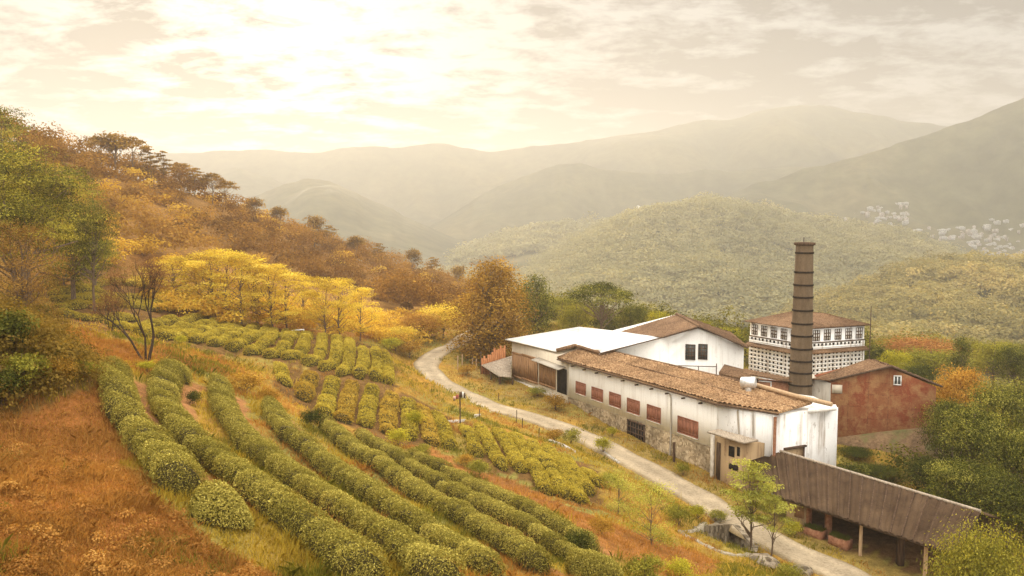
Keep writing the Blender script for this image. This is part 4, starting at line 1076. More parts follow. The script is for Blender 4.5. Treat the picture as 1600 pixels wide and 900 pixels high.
def stand(kind, name, cat, label, group, px, top, d, wpx, rot=None, minz=None):
    """a tree whose sight line, top and breadth were measured on the photograph, rooted in the terrain at its distance"""
    kx, _ = ray(px, HY); x = kx * d; zg = height(x, d)[0] - .1
    zt = at(px, top, d)[2]; h = max(zt - zg, 1.0)
    sx = wpx * d / F / (2.15 * kind['R']); sz = h / (kind['H'] * 1.03)
    return put(kind, name, cat, label, group, (x, d, zg), sx, sz, rng.uniform(0, 6.28) if rot is None else rot)

BARK = plain('brown_bark', (.10, .065, .04), (.20, .14, .09), 5, (3, 3, .6))
BARK_D = plain('dark_bark', (.04, .026, .016), (.085, .058, .036), 5, (3, 3, .6))
BARK_P = plain('pale_bark', (.20, .14, .08), (.36, .27, .17), 5, (3, 3, .6))
TWIG = plain('shade_dark_tea_twigs', (.045, .036, .014), (.09, .07, .026), 9)  # hedge twigs, their colour darkened to stand for shade between leaves
LM = dict(
    leafgreen=leaf_mat('yellowish_green_leaves', (.035, .033, .006), (.13, .118, .016), (.40, .34, .045), .28),
    twig=leaf_mat('bare_twig_tips', (.10, .045, .02), (.19, .09, .035), (.30, .16, .06), .2),
    rust=leaf_mat('rusty_twig_leaves', (.09, .045, .012), (.20, .11, .03), (.36, .21, .05), .3),
    yellow=leaf_mat('golden_leaves', (.34, .235, .022), (.62, .475, .055), (.82, .67, .12), .48),
    orange=leaf_mat('orange_leaves', (0.220, 0.100, 0.014), (0.420, 0.220, 0.036), (0.580, 0.360, 0.065), .4),
    bronze=leaf_mat('bronze_leaves', (.13, .068, .010), (.32, .18, .026), (.52, .32, .055), .38),
    olive=leaf_mat('olive_leaves', (0.090, 0.090, 0.013), (0.210, 0.195, 0.027), (0.390, 0.345, 0.054), .4),
    lime=leaf_mat('lime_leaves', (0.156, 0.143, 0.012), (0.351, 0.325, 0.028), (0.572, 0.520, 0.066), .5),
    green=leaf_mat('green_leaves', (.022, .026, .005), (.098, .10, .016), (.36, .32, .06), .28),
    deep=leaf_mat('deep_green_leaves', (.018, .022, .005), (.065, .07, .013), (.19, .175, .035), .26),
    red=leaf_mat('reddish_twigs', (0.200, 0.070, 0.025), (0.330, 0.140, 0.043), (0.440, 0.230, 0.065), .3),
    brown=leaf_mat('brown_hill_leaves', (0.130, 0.072, 0.014), (0.260, 0.150, 0.028), (0.416, 0.260, 0.047), .4),
    pale=leaf_mat('pale_green_leaves', (0.182, 0.182, 0.037), (0.351, 0.351, 0.066), (0.546, 0.533, 0.122), .45),
)
K = {}
K['airy1'] = tree_kind(1, 'airy', 10, 1.8, 3.2, 34, 5800, .20, LM['yellow'], BARK, .13, 14, .42, .55)
K['airy2'] = tree_kind(2, 'airy', 10, 1.5, 2.9, 34, 5600, .20, LM['yellow'], BARK, .12, 14, .42, .55)
K['airy3'] = tree_kind(3, 'airy', 10, 1.9, 3.0, 32, 5200, .20, LM['yellow'], BARK, .12, 12, .42, .5)
K['cone'] = tree_kind(4, 'cone', 13, .4, 4.6, 70, 24000, .26, LM['bronze'], BARK, .3, 18, .28, .8)
K['conegreen'] = tree_kind(5, 'cone', 12, .5, 3.6, 40, 11000, .26, LM['green'], BARK, .25, 16, .28, .8)
K['umbrella'] = tree_kind(6, 'umbrella', 10, 5.2, 5.0, 30, 8000, .22, LM['green'], BARK, .24, 16, .34, .5)
K['round1'] = tree_kind(7, 'round', 11, 2.2, 4.6, 40, 20000, .18, LM['green'], BARK, .26, 18, .26, .7)
K['round2'] = tree_kind(8, 'round', 11, 1.6, 4.4, 46, 20000, .18, LM['green'], BARK, .26, 18, .24, .7)
K['deep1'] = tree_kind(9, 'round', 11, 1.4, 4.2, 40, 16000, .19, LM['deep'], BARK, .26, 18, .26, .7)
K['olive1'] = tree_kind(10, 'round', 9, 1.0, 4.2, 34, 9000, .25, LM['olive'], BARK, .2, 16, .28, .7)
K['lime1'] = tree_kind(11, 'round', 9, 1.0, 4.0, 30, 8000, .25, LM['lime'], BARK, .2, 16, .28, .7)
K['layer1'] = tree_kind(12, 'round', 12, 1.5, 5.0, 26, 19000, .15, LM['leafgreen'], BARK, .25, 22, .20, .5, .24)
K['layer2'] = tree_kind(13, 'layer', 12, 2.0, 4.8, 44, 16000, .15, LM['green'], BARK, .25, 18, .36, .55)
K['brownlayer'] = tree_kind(14, 'layer', 11, 2.5, 5.0, 28, 9000, .18, LM['rust'], BARK, .22, 14, .4, .5)
K['orange1'] = tree_kind(15, 'round', 8, .6, 4.0, 30, 7000, .26, LM['orange'], BARK, .18, 14, .34, .8)
K['red1'] = tree_kind(16, 'bush', 7, .2, 5.0, 34, 9000, .26, LM['red'], BARK, .2, 14, .36, .8)
K['sapling'] = tree_kind(17, 'layer', 6, 2.3, 2.1, 22, 5200, .15, LM['pale'], BARK, .10, 16, .42, .5)
K['sapling2'] = tree_kind(18, 'layer', 6, 2.6, 2.0, 16, 3600, .15, LM['pale'], BARK, .10, 14, .42, .5)
K['bush1'] = tree_kind(19, 'bush', 1.6, .0, 1.1, 12, 2600, .10, LM['olive'], BARK, .04, 14, .34, .8)
K['bush2'] = tree_kind(20, 'bush', 1.6, .0, 1.1, 14, 2400, .10, LM['lime'], BARK, .04, 14, .38, .8)
K['bush3'] = tree_kind(21, 'bush', 1.6, .0, 1.1, 12, 2200, .10, LM['bronze'], BARK, .04, 14, .40, .8)
K['bush4'] = tree_kind(22, 'bush', 1.6, .0, 1.1, 14, 2600, .10, LM['deep'], BARK, .04, 14, .34, .8)
K['hill1'] = tree_kind(23, 'umbrella', 10, 5, 4.6, 18, 1500, .5, LM['brown'], BARK, .2, 10, .36, .55)
K['hill2'] = tree_kind(24, 'round', 10, 3.0, 3.8, 16, 1500, .5, LM['brown'], BARK, .2, 10, .34, .7)
K['hill3'] = tree_kind(25, 'layer', 10, 4.0, 3.6, 14, 1200, .5, LM['brown'], BARK, .2, 10, .4, .5)
K['gold'] = tree_kind(26, 'bush', 6, .2, 4.2, 26, 6500, .26, LM['yellow'], BARK, .14, 14, .36, .8)
K['front'] = tree_kind(27, 'bush', 4, .2, 3.4, 34, 16000, .12, LM['olive'], BARK, .12, 18, .30, .8)
K['wispy'] = tree_kind(28, 'airy', 5, .5, 2.2, 26, 4200, .12, LM['pale'], BARK, .06, 14, .5, .7)
K['bronzebush'] = tree_kind(29, 'airy', 8, .8, 4.2, 40, 13000, .12, LM['rust'], BARK, .14, 14, .5, .7)

# -------- bare tree: limbs and reddish twigs grown by forking
def bare(seed, H, spread, nf=3, depth=5):
    r = np.random.default_rng(seed); g = G(); tw = []
    def grow(p, d, L, rad_, k):
        n = 4; pts = [p]
        for _ in range(n - 1):
            d = unit(d + r.normal(0, .10, 3)); pts.append(pts[-1] + d * L / (n - 1))
        g.tube(pts, np.linspace(rad_, rad_ * .62, n), 6 if k > 2 else 4, cap=False)
        if k == 0: tw.append(pts[-1]); return
        for q in range(2 if k > 3 else 3):
            a = r.uniform(0, 6.28); s_ = spread * r.uniform(.6, 1.2)
            nd = unit(d + s_ * np.array([math.cos(a), math.sin(a), r.uniform(-.05, .55)]))
            grow(pts[-1] if q < 2 else pts[-2], nd, L * r.uniform(.62, .84), rad_ * .6, k - 1)
    for q in range(nf):
        a = q * 2.3 + .4; grow(np.array([math.cos(a) * .2, math.sin(a) * .2, -.3]), unit([math.cos(a) * .32, math.sin(a) * .32, 1]), H * r.uniform(.27, .34), .13 if q else .17, depth)
    Vt = np.concatenate(g.V); trunk = make_mesh('trunk', Vt, [np.concatenate(v) for v in g.F.values()], BARK_D, smooth=True)
    tw = np.array(tw); k = 16; c = np.repeat(tw, k, 0) + r.normal(0, .36, (len(tw) * k, 3)) * np.array([1, 1, .8])
    V, f, tone = leaf_quads(c, np.tile([0, 0, 1.], (len(c), 1)), .26, np.clip(r.normal(.5, .2, len(c)), 0, 1), .11, 1.2, r)
    return dict(trunk=trunk, crown=make_mesh('twigs', V, [f], LM['twig'], tone=tone), H=max(Vt[:, 2].max(), tw[:, 2].max()), R=np.abs(tw[:, :2]).max() / 1.05)
K['bare'] = bare(5, 7.5, .55); K['bare2'] = bare(9, 7.5, .5, 2, 4)

# ================================================================== placing trees
# golden grove, left to right
grove = [(247, 412, 112, 74, 'airy2'), (272, 396, 107, 84, 'airy1'), (300, 402, 110, 78, 'airy3'), (322, 388, 104, 82, 'airy2'), (345, 384, 106, 86, 'airy1'), (372, 388, 103, 82, 'airy3'), (396, 398, 104, 80, 'airy1'),
         (420, 408, 103, 74, 'airy2'), (444, 416, 105, 76, 'airy3'), (470, 424, 112, 60, 'airy2'), (502, 428, 104, 64, 'airy1'), (530, 430, 105, 70, 'airy2'), (560, 444, 109, 62, 'airy3')]
for n, (px, tp, d, wpx, kd) in enumerate(grove):
    stand(K[kd], 'golden_tree', 'tree', f'slim golden-leaved tree, {ORD[n]} from the left in the grove behind the upper tea plot', 'golden grove behind the upper tea plot', px, tp + 5, d, wpx * (1.2 if n < 9 else 1.05))
# trees on the left slope
for nm, kd, lab, px, tp, d, wpx in [
    ('layered_tree', 'layer2', 'tall feathery dark tree at the upper left edge against the sky', 12, 168, 92, 150),
    ('layered_tree', 'brownlayer', 'feathery brown tree on the left skyline beside the tall edge tree', 66, 205, 105, 95),
    ('broad_tree', 'layer1', 'large yellow-green spreading tree below the left skyline', 30, 222, 72, 225),
    ('broad_tree', 'layer2', 'dark green layered tree below the left skyline, its branches reaching right', 108, 262, 84, 150),
    ('broad_tree', 'layer1', 'bright yellow-green tree hanging over the left bank', 24, 292, 58, 190),
    ('broad_tree', 'layer1', 'small lime-leaved tree at the right tip of the left green trees', 140, 312, 82, 88),
    ('bare_tree', 'bronzebush', 'wide bronze-twigged tree leaning over the left edge above the bank', 30, 345, 46, 170),
    ('broad_tree', 'olive1', 'grey-green tree standing behind the left bank above the terraces', 142, 372, 98, 84),
    ('broad_tree', 'olive1', 'dull olive tree left of the bare tree at the edge of the terraces', 98, 392, 90, 90),
]: stand(K[kd], nm, 'tree', lab, None, px, tp, d, wpx)
stand(K['bare'], 'bare_tree', 'tree', 'bare forked tree with reddish twigs standing on the dry slope above the hedges', None, 219, 398, 47.5, 150, .3)
stand(K['bare2'], 'bare_tree', 'tree', 'thin bare sapling just left of the forked bare tree', None, 166, 432, 58, 52, 1.3)
# skyline trees of the left hill, left to right
sk = [(95, 232, 165, 44, 'hill3'), (160, 212, 185, 46, 'hill1'), (185, 206, 186, 58, 'hill2'), (212, 214, 188, 56, 'hill1'), (236, 232, 190, 34, 'hill3'), (256, 236, 195, 34, 'hill3'), (284, 254, 200, 40, 'hill1'), (306, 262, 203, 34, 'hill3'),
      (333, 270, 206, 42, 'hill1'), (354, 282, 210, 40, 'hill1'), (398, 308, 222, 36, 'hill2'), (436, 322, 228, 34, 'hill2'), (492, 336, 238, 36, 'hill2'), (512, 352, 240, 30, 'hill3'), (556, 368, 250, 34, 'hill2'), (590, 380, 256, 30, 'hill3'), (644, 388, 266, 30, 'hill2'), (676, 402, 272, 28, 'hill3'), (716, 414, 280, 30, 'hill2')]
for n, (px, tp, d, wpx, kd) in enumerate(sk):
    stand(K[kd], 'hilltop_tree', 'tree', f'brown hazy tree on the left hill skyline, {ORD[n]} in line from the left', 'trees along the left skyline', px, tp, d, wpx)
# round the road bend and behind the halls
for nm, kd, lab, px, tp, d, wpx in [
    ('conical_tree', 'cone', 'large dense bronze conical tree beside the road bend', 770, 406, 117, 146),
    ('conical_tree', 'conegreen', 'darker conical tree standing close behind the large bronze one', 836, 430, 124, 76),
    ('umbrella_tree', 'umbrella', 'flat-topped umbrella tree with open branches behind the white roof', 940, 440, 122, 112),
    ('golden_bush', 'gold', 'glowing golden bushy tree on the inside of the road bend', 690, 474, 128, 90),
    ('orange_bush', 'orange1', 'orange-leaved bushy tree left of the road bend', 655, 488, 124, 72),
    ('golden_bush', 'gold', 'low golden bush left of the orange bushy tree', 622, 510, 118, 60),
    ('round_tree', 'olive1', 'grey-olive tree between the conical trees and the umbrella tree', 880, 462, 150, 64),
    ('round_tree', 'olive1', 'round olive tree left of the umbrella tree just above the white roof', 900, 474, 128, 60),
    ('round_tree', 'round1', 'dark green round tree right of the umbrella tree', 988, 474, 126, 58),
    ('round_tree', 'lime1', 'bright lime treetop showing behind the gabled hall roof', 1032, 486, 132, 48),
    ('round_tree', 'olive1', 'small olive treetop over the ridge of the gabled hall', 1108, 500, 128, 30),
    ('round_tree', 'lime1', 'yellow-green treetop between gabled hall and perforated block', 1142, 512, 136, 64),
    ('round_tree', 'olive1', 'olive tree behind the perforated block at its left side', 1172, 516, 150, 50),
]: stand(K[kd], nm, 'tree', lab, None, px, tp, d, wpx)
# right-hand woods
for nm, kd, lab, px, tp, d, wpx in [
    ('red_tree', 'red1', 'broad rusty-red tree crown behind the red shed', 1440, 522, 150, 130),
    ('round_tree', 'olive1', 'wide olive-brown tree in front of the rusty-red crown', 1462, 546, 128, 116),
    ('round_tree', 'deep1', 'dark tree right behind the mast', 1376, 540, 122, 44),
    ('round_tree', 'lime1', 'yellow-lime tree behind the ridge of the red shed', 1408, 548, 116, 56),
    ('conifer', 'conegreen', 'dark pointed conifer standing above the right woods', 1513, 528, 120, 44),
    ('round_tree', 'deep1', 'blackish green tree behind the right eave of the red shed', 1446, 568, 106, 64),
    ('round_tree', 'olive1', 'pale olive tree peeping over the red shed roof slope', 1424, 566, 108, 50),
    ('round_tree', 'olive1', 'hazy olive tree right of the conifer', 1566, 532, 132, 76),
    ('round_tree', 'round1', 'green tree at the right edge beyond the orange tree', 1600, 536, 118, 70),
    ('orange_tree', 'orange1', 'orange autumn tree in the right woods above the green crowns', 1511, 572, 92, 84),
    ('round_tree', 'round2', 'sunlit green crown right of the red shed', 1494, 628, 76, 96),
    ('round_tree', 'round1', 'large green crown at the right edge below the orange tree', 1578, 594, 78, 130),
    ('round_tree', 'round2', 'big green crown in the middle of the right woods', 1540, 640, 70, 140),
    ('round_tree', 'round1', 'broad green crown at the right edge in mid woods', 1602, 668, 66, 130),
    ('round_tree', 'deep1', 'dark green crown beside the mossy retaining wall', 1470, 712, 72, 96),
    ('round_tree', 'round2', 'green crown behind the end of the shelter roof', 1530, 722, 62, 130),
    ('round_tree', 'deep1', 'dark green crown at the right edge above the front bush', 1592, 742, 58, 120),
    ('round_tree', 'deep1', 'low dark green tree in the gap behind the shelter ridge', 1392, 728, 76, 80),
    ('round_tree', 'deep1', 'small dark tree in the hollow behind the white end wall', 1352, 730, 80, 60),
    ('front_bush', 'front', 'big olive bush in the lower right corner in front of the shelter', 1560, 812, 46, 170),
]: stand(K[kd], nm, 'tree' if 'bush' not in nm else 'bush', lab, None, px, tp, d, wpx)
# saplings by the road
def rooted(kind, name, cat, label, px, base, top, wpx, group=None, rot=None):
    p = ground(px, base); d = p[1]; zt = at(px, top, d)[2]; h = max(zt - p[2], .2)
    return put(kind, name, cat, label, group, (p[0], p[1], p[2] - .06), wpx * d / F / (2.15 * kind['R']), h / (kind['H'] * 1.03), rng.uniform(0, 6.28) if rot is None else rot)
rooted(K['sapling'], 'sapling', 'tree', 'young roadside tree with layered pale green crown and thin trunk, the taller of two', 1174, 858, 722, 106)
rooted(K['sapling2'], 'sapling', 'tree', 'young roadside tree with lower pale crown, the shorter and nearer of two', 1205, 868, 772, 72)
rooted(K['wispy'], 'wispy_tree', 'tree', 'thin airy tree growing on the red soil slope left of the stone pit', 1020, 848, 752, 105)
rooted(K['wispy'], 'wispy_shrub', 'shrub', 'airy yellowish shrub left of the thin airy tree', 966, 800, 735, 80)
rooted(K['wispy'], 'wispy_shrub', 'shrub', 'airy green weed clump growing against the porch hut', 1162, 742, 700, 46)
# loose bushes, each by a landmark
bl = [
    ('bush4', 'round dark bush at the top end of the fourth near hedge', 487, 668, 638, 42), ('bush3', 'brown leafy mound above the third near hedge', 385, 612, 580, 70), ('bush3', 'low brown bush right of the brown leafy mound', 420, 628, 604, 40),
    ('bush4', 'dark bush between the second and third near hedges', 303, 632, 608, 26), ('bush2', 'bright bush at the foot of the middle tea plot', 622, 700, 668, 40), ('bush1', 'olive bush right of the bright bush at the foot of the middle plot', 660, 716, 692, 36),
    ('bush2', 'yellowish bush between the middle and lower tea plots', 648, 672, 640, 34), ('bush1', 'bush at the lower left corner of the lower tea plot', 748, 744, 718, 42), ('bush3', 'brown tuft left of the lower tea plot', 728, 730, 708, 30),
    ('bush1', 'bush on the road verge across from the first shutter', 894, 698, 668, 34), ('bush3', 'brown bush on the verge left of the road middle', 866, 690, 668, 34), ('bush2', 'bright green bush on the road edge across from the barred gate', 942, 708, 682, 32),
    ('bush2', 'bright weed clump at the stone base left of the barred gate', 956, 682, 666, 20), ('bush1', 'weed clump at the stone base near the wooden post', 1066, 742, 722, 26), ('bush3', 'brown bush at the corner where shed and hall meet', 868, 640, 614, 44),
    ('bush1', 'bush at the right end of the lower tea plot', 950, 762, 736, 36), ('bush2', 'green bush above the stone pit on the road bank', 1090, 812, 788, 34), ('bush1', 'olive bush above the stone pit rim', 1122, 815, 796, 34), ('bush1', 'dark bush left of the stone pit under the airy tree', 1058, 818, 786, 48),
    ('bush3', 'brown bush on the red soil strip', 940, 838, 806, 50), ('bush4', 'dark bush at the bottom of the sixth near hedge', 905, 868, 826, 56),
    ('bush1', 'olive bush at the bottom edge under the red soil', 1010, 905, 866, 70), ('bush2', 'yellow-green bush at the bottom edge left of the stone pit', 1062, 905, 872, 56),
    ('bush4', 'black-green shrub at the top of the left bank', 62, 505, 474, 40), ('bush4', 'dark shrub at the left edge on the bank', 14, 545, 480, 90), ('bush1', 'olive shrub hanging on the left bank', 36, 606, 548, 80), ('bush3', 'brown shrub low on the left bank', 92, 596, 552, 60),
    ('bush1', 'shrub at the foot of the left bank', 132, 590, 560, 46), ('bush4', 'dark shrub at the left edge low on the bank', 4, 630, 570, 70), ('bush2', 'green bush at the foot of the bare tree', 230, 584, 562, 34), ('bush2', 'small green bush right of the bare tree', 282, 540, 522, 22),
    ('bush3', 'brown shrub on the verge left of the road bend', 640, 560, 530, 46), ('bush3', 'brown shrub hugging the outer side of the road bend', 618, 548, 520, 36), ('bush3', 'bronze shrub below the conical tree', 742, 566, 540, 40), ('bush3', 'bronze shrub left of the plank platform', 730, 588, 568, 36),
    ('bush1', 'weedy bush under the wooden doors', 838, 622, 604, 36), ('bush2', 'low green bush at the shelter wall', 1238, 836, 812, 34), ('bush1', 'bush at the bottom edge beside the road end', 1232, 903, 880, 46),
    ('bush4', 'dark undergrowth behind the shelter roof near the white end wall', 1330, 748, 722, 60), ('bush2', 'golden bush behind the upper tea plot at its right end', 610, 548, 526, 40),
]
for kd, lab, px, b, t, wpx in bl: rooted(K[kd], 'bush', 'bush', lab, px, b, t, wpx)

# ================================================================== tea hedges
TEA = leaf_mat('tea_leaves', (.06, .052, .009), (.23, .187, .032), (.56, .46, .105), .2, .10)
TEA_Y = leaf_mat('yellowed_tea_leaves', (0.170, 0.125, 0.014), (0.380, 0.290, 0.036), (0.600, 0.480, 0.079), .3, .15)
TEA_O = leaf_mat('ochre_tea_leaves', (0.213, 0.131, 0.018), (0.388, 0.250, 0.036), (0.562, 0.400, 0.068), .3, .15)
def hedge(label, group, line, wid, hgt, leaf, mat, period=1.3, dens=1.7, r=rng, pixel=True, taper=.7, name='tea_hedge', lump=.15, rough=.14):
    pts = np.array([ground(*q)[:2] for q in line]) if pixel else np.array(line)
    seg = np.linalg.norm(np.diff(pts, axis=0), axis=1)
    rs = _resample(pts, np.zeros(len(pts)), .22)[:, :2]
    s = np.concatenate([[0], np.cumsum(np.linalg.norm(np.diff(rs, axis=0), axis=1))]); L = s[-1]
    n = max(6, int(L / .22)); si = np.linspace(0, L, n); cx = np.interp(si, s, rs[:, 0]); cy_ = np.interp(si, s, rs[:, 1])
    tx = np.gradient(cx); ty = np.gradient(cy_); tl = np.hypot(tx, ty) + 1e-9; tx, ty = tx / tl, ty / tl; nx_, ny_ = ty, -tx
    zc = height(cx, cy_)
    # bushes: uneven period along the row
    nb = max(2, int(L / period) + 1); cuts = np.sort(np.linspace(0, L, nb) + r.normal(0, period * .16, nb)); bsz = r.normal(1, .055, nb + 1); bt = r.normal(0, .07, nb + 1)
    def shape(sv):
        k = np.searchsorted(cuts, sv); lo_ = np.where(k > 0, cuts[np.clip(k - 1, 0, nb - 1)], -period * .5); hi_ = np.where(k < nb, cuts[np.clip(k, 0, nb - 1)], L + period * .5)
        f = np.clip((sv - lo_) / (hi_ - lo_ + 1e-6), 0, 1); bump = (1 - lump) + lump * np.sqrt(np.clip(np.sin(np.pi * f), 0, 1))
        e = np.clip(np.minimum(sv, L - sv) / taper, 0, 1); end = np.sqrt(np.clip(1 - (1 - e) ** 2, .02, 1))
        return bump * bsz[k] * (.06 + .94 * end), bt[k]
    def surf(sv, phi, scale):
        m, t = shape(sv); x0 = np.interp(sv, si, cx); y0 = np.interp(sv, si, cy_); n0 = np.interp(sv, si, nx_); n1 = np.interp(sv, si, ny_)
        wob = fbm(sv / 1.1, phi * 1.3 + 5, 91, 3) * rough + 1
        o = wid / 2 * np.sign(np.sin(phi)) * np.abs(np.sin(phi)) ** .8 * m * scale * wob
        h = hgt * np.abs(np.cos(phi)) ** .65 * m * scale * wob
        return x0 + n0 * o, y0 + n1 * o, h, o, t
    # leaves
    area = L * (wid + 1.6 * hgt); nl = int(area * dens / (leaf * leaf * .5))
    sv = r.uniform(0, L, nl); phi = np.where(r.random(nl) < .5, r.uniform(-1.5, 1.5, nl), np.arcsin(np.clip(r.uniform(0, 1, nl) ** 1.25, 0, .997)) * r.choice([-1, 1], nl))
    sc = r.uniform(.84, 1.05, nl); x, y, h, o, t = surf(sv, phi, sc)
    zg = height(x, y)
    nrm = np.stack([np.interp(sv, si, nx_) * np.sin(phi), np.interp(sv, si, ny_) * np.sin(phi), np.cos(phi) + .25], 1)
    tone = np.clip(.5 + t + r.normal(0, .20, nl), 0, 1)
    Vl, fl, tl_ = leaf_quads(np.stack([x, y, zg + h], 1), nrm, leaf * r.uniform(.7, 1.35, nl), tone, .5, .5, r)
    # body of twigs inside, coloured dark to put shade into the leaf gaps
    ph = np.linspace(-1.5, 1.5, 9); S, Ph = np.meshgrid(si, ph, indexing='ij'); x, y, h, o, t = surf(S.ravel(), Ph.ravel(), np.full(S.size, .80))
    Vc = np.stack([x, y, height(x, y) + h - .05], 1); i, j = np.meshgrid(np.arange(n - 1), np.arange(8), indexing='ij'); a = (i * 9 + j).ravel(); fc = np.stack([a, a + 1, a + 10, a + 9], 1)
    me = make_mesh(name, np.concatenate([Vc, Vl]), [np.concatenate([fc, fl + len(Vc)])], [mat, TWIG], tone=np.concatenate([np.full(len(Vc), .35), tl_]), matidx=np.concatenate([np.ones(len(fc)), np.zeros(len(fl))]))
    return tag(link(name, me), label, 'hedge', group)

for n, (lab, line) in enumerate(near_rows):
    hedge(lab, 'near tea hedges', line, 1.42 if n < 5 else 1.3, .98 if n < 5 else .9, .058 if n < 3 else .068, TEA, .95)
pb0 = ground(348, 815)[:2]; hedge('lone round tea bush at the lower end of the leftmost hedge', 'near tea hedges', [pb0 - .55, pb0 + np.array([.1, .1]), pb0 + .55], 1.55, 1.0, .06, TEA, 3, dens=3.4, pixel=False, taper=.9, name='tea_bush')
pb0 = ground(930, 905)[:2]; hedge('round tea bush at the bottom edge below the outermost near hedge', 'near tea hedges', [pb0 - .9, pb0 + np.array([.1, .1]), pb0 + .9], 1.8, 1.05, .068, TEA, 2, dens=3.0, pixel=False, taper=.9, name='tea_bush')

upper = [[(300, 540), (352, 524), (400, 513)], [(330, 545), (380, 527), (420, 515)], [(357, 551), (396, 532), (430, 519)], [(385, 557), (420, 536), (448, 521)], [(415, 562), (448, 540), (462, 523)], [(444, 567), (474, 544), (482, 527)], [(475, 573), (502, 548), (502, 530)], [(502, 579), (526, 554), (524, 535)], [(531, 588), (546, 560), (545, 540)], [(560, 593), (569, 566), (566, 546)], [(587, 598), (590, 570), (586, 551)], [(606, 602), (607, 582), (603, 560)]]
for n, l in enumerate(upper): hedge(f'rounded tea hedge, {ORD[n]} from the left in the upper tea plot below the golden grove', 'upper tea plot hedges', l, 1.12, .74, .12, TEA_Y, 1.6, lump=.08, rough=.10)
middle = [[(447, 606), (440, 590), (438, 580)], [(474, 626), (480, 606), (488, 590)], [(506, 652), (514, 622), (522, 596)], [(536, 664), (544, 632), (552, 600)], [(570, 671), (576, 640), (583, 607)], [(607, 684), (607, 654), (613, 620)], [(640, 690), (640, 660), (637, 632)], [(676, 698), (668, 668), (660, 640)], [(704, 704), (692, 676), (682, 650)]]
for n, l in enumerate(middle): hedge(f'yellowed tea hedge, {ORD[n]} from the left in the middle tea plot', 'middle tea plot hedges', l, 1.30, .72, .13, TEA_O if n % 2 else TEA_Y, 1.6, lump=.12, rough=.14)
lower = [[(747, 716), (736, 692), (726, 670)], [(786, 738), (766, 704), (750, 670)], [(815, 744), (796, 708), (776, 676)], [(857, 772), (828, 726), (802, 684)], [(888, 780), (858, 738), (830, 700)], [(911, 788), (882, 744), (854, 706)], [(922, 776), (902, 748), (880, 718)], [(938, 764), (926, 750), (912, 738)]]
for n, l in enumerate(lower): hedge(f'yellow-green tea hedge, {ORD[n]} from the left in the lower tea plot by the road', 'lower tea plot hedges', l, 1.2, .7, .12, TEA_Y, 1.6, lump=.10, rough=.12)
terr = [[(70, 452), (150, 449), (240, 452)], [(80, 463), (160, 460), (262, 462)], [(82, 474), (160, 471), (270, 472)], [(88, 485), (170, 481), (285, 482)], [(90, 498), (160, 503), (215, 502)], [(180, 520), (250, 508), (330, 494)], [(215, 528), (290, 516), (352, 503)], [(252, 534), (310, 524), (372, 509)]]
for n, l in enumerate(terr): hedge(f'tea hedge, {ORD[n]} from the top on the left terraces behind the bare tree', 'left terrace hedges', l, 1.35, .75, .15, TEA_Y, 2.2, lump=.12, rough=.12)
# ------------------------------------------------------------------ woods too dense to count
def wood(name, label, xs, ys, zs, hgt, rad_, quads, leaf, mat, seed, trunkless=True, cat='woods'):
    r = np.random.default_rng(seed); n = len(xs)
    big_ = np.clip(r.lognormal(0, .30, n), .5, 1.55); h = hgt * big_ * r.lognormal(0, .12, n); w_ = rad_ * big_ * r.lognormal(0, .15, n); base = r.normal(.46, .17, n) + .45 * fbm(xs / (hgt * 9), ys / (hgt * 9), seed, 4)
    q = np.repeat(np.arange(n), quads); m = len(q)
    u = r.normal(0, 1, (m, 3)); u /= np.linalg.norm(u, axis=1)[:, None]; u[:, 2] = np.where(u[:, 2] < -.25, -u[:, 2], u[:, 2])
    # sprays: every crown is a few lumps
    lump = r.normal(0, 1, (n, 5, 3)); lump /= np.linalg.norm(lump, axis=2)[..., None]; lump[..., 2] = np.abs(lump[..., 2]); k = r.integers(0, 5, m)
    p = lump[q, k] * .5 + u * r.uniform(.42, .62, m)[:, None]
    c = np.stack([xs[q] + p[:, 0] * w_[q], ys[q] + p[:, 1] * w_[q], zs[q] + h[q] * (.52 + .50 * p[:, 2])], 1)
    lt = r.normal(0, .08, (n, 5))
    tone = np.clip(base[q] + lt[q, k] + r.normal(0, .08, m), 0, 1)
    V, f, t = leaf_quads(c, u + np.array([0, 0, .4]), leaf * r.uniform(.7, 1.3, m), tone, .75, .3, r)
    return tag(link(name, make_mesh(name, V, [f], mat, tone=t)), label, None, None, 'stuff')

M_hillwood = leaf_mat('autumn_hillside_leaves', (.12, .055, .010), (.27, .138, .024), (.42, .25, .05), .4, 0)
M_hillgold = leaf_mat('golden_hillside_leaves', (0.300, 0.163, 0.018), (0.525, 0.325, 0.036), (0.725, 0.525, 0.072), .45, 0)
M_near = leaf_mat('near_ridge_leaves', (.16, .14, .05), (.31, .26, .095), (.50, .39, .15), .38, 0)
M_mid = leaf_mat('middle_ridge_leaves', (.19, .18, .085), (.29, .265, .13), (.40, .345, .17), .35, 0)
M_right = leaf_mat('valley_wood_leaves', (.035, .038, .007), (.12, .11, .018), (.30, .25, .045), .32, 0)
r5 = np.random.default_rng(77)

def scatter(n, x0, x1, y0, y1, keep, dens=None):
    x = r5.uniform(x0, x1, n); y = r5.uniform(y0, y1, n); z = height(x, y)
    px, py = project(x, y, z); m = keep(x, y, z, px, py); return x[m], y[m], z[m]
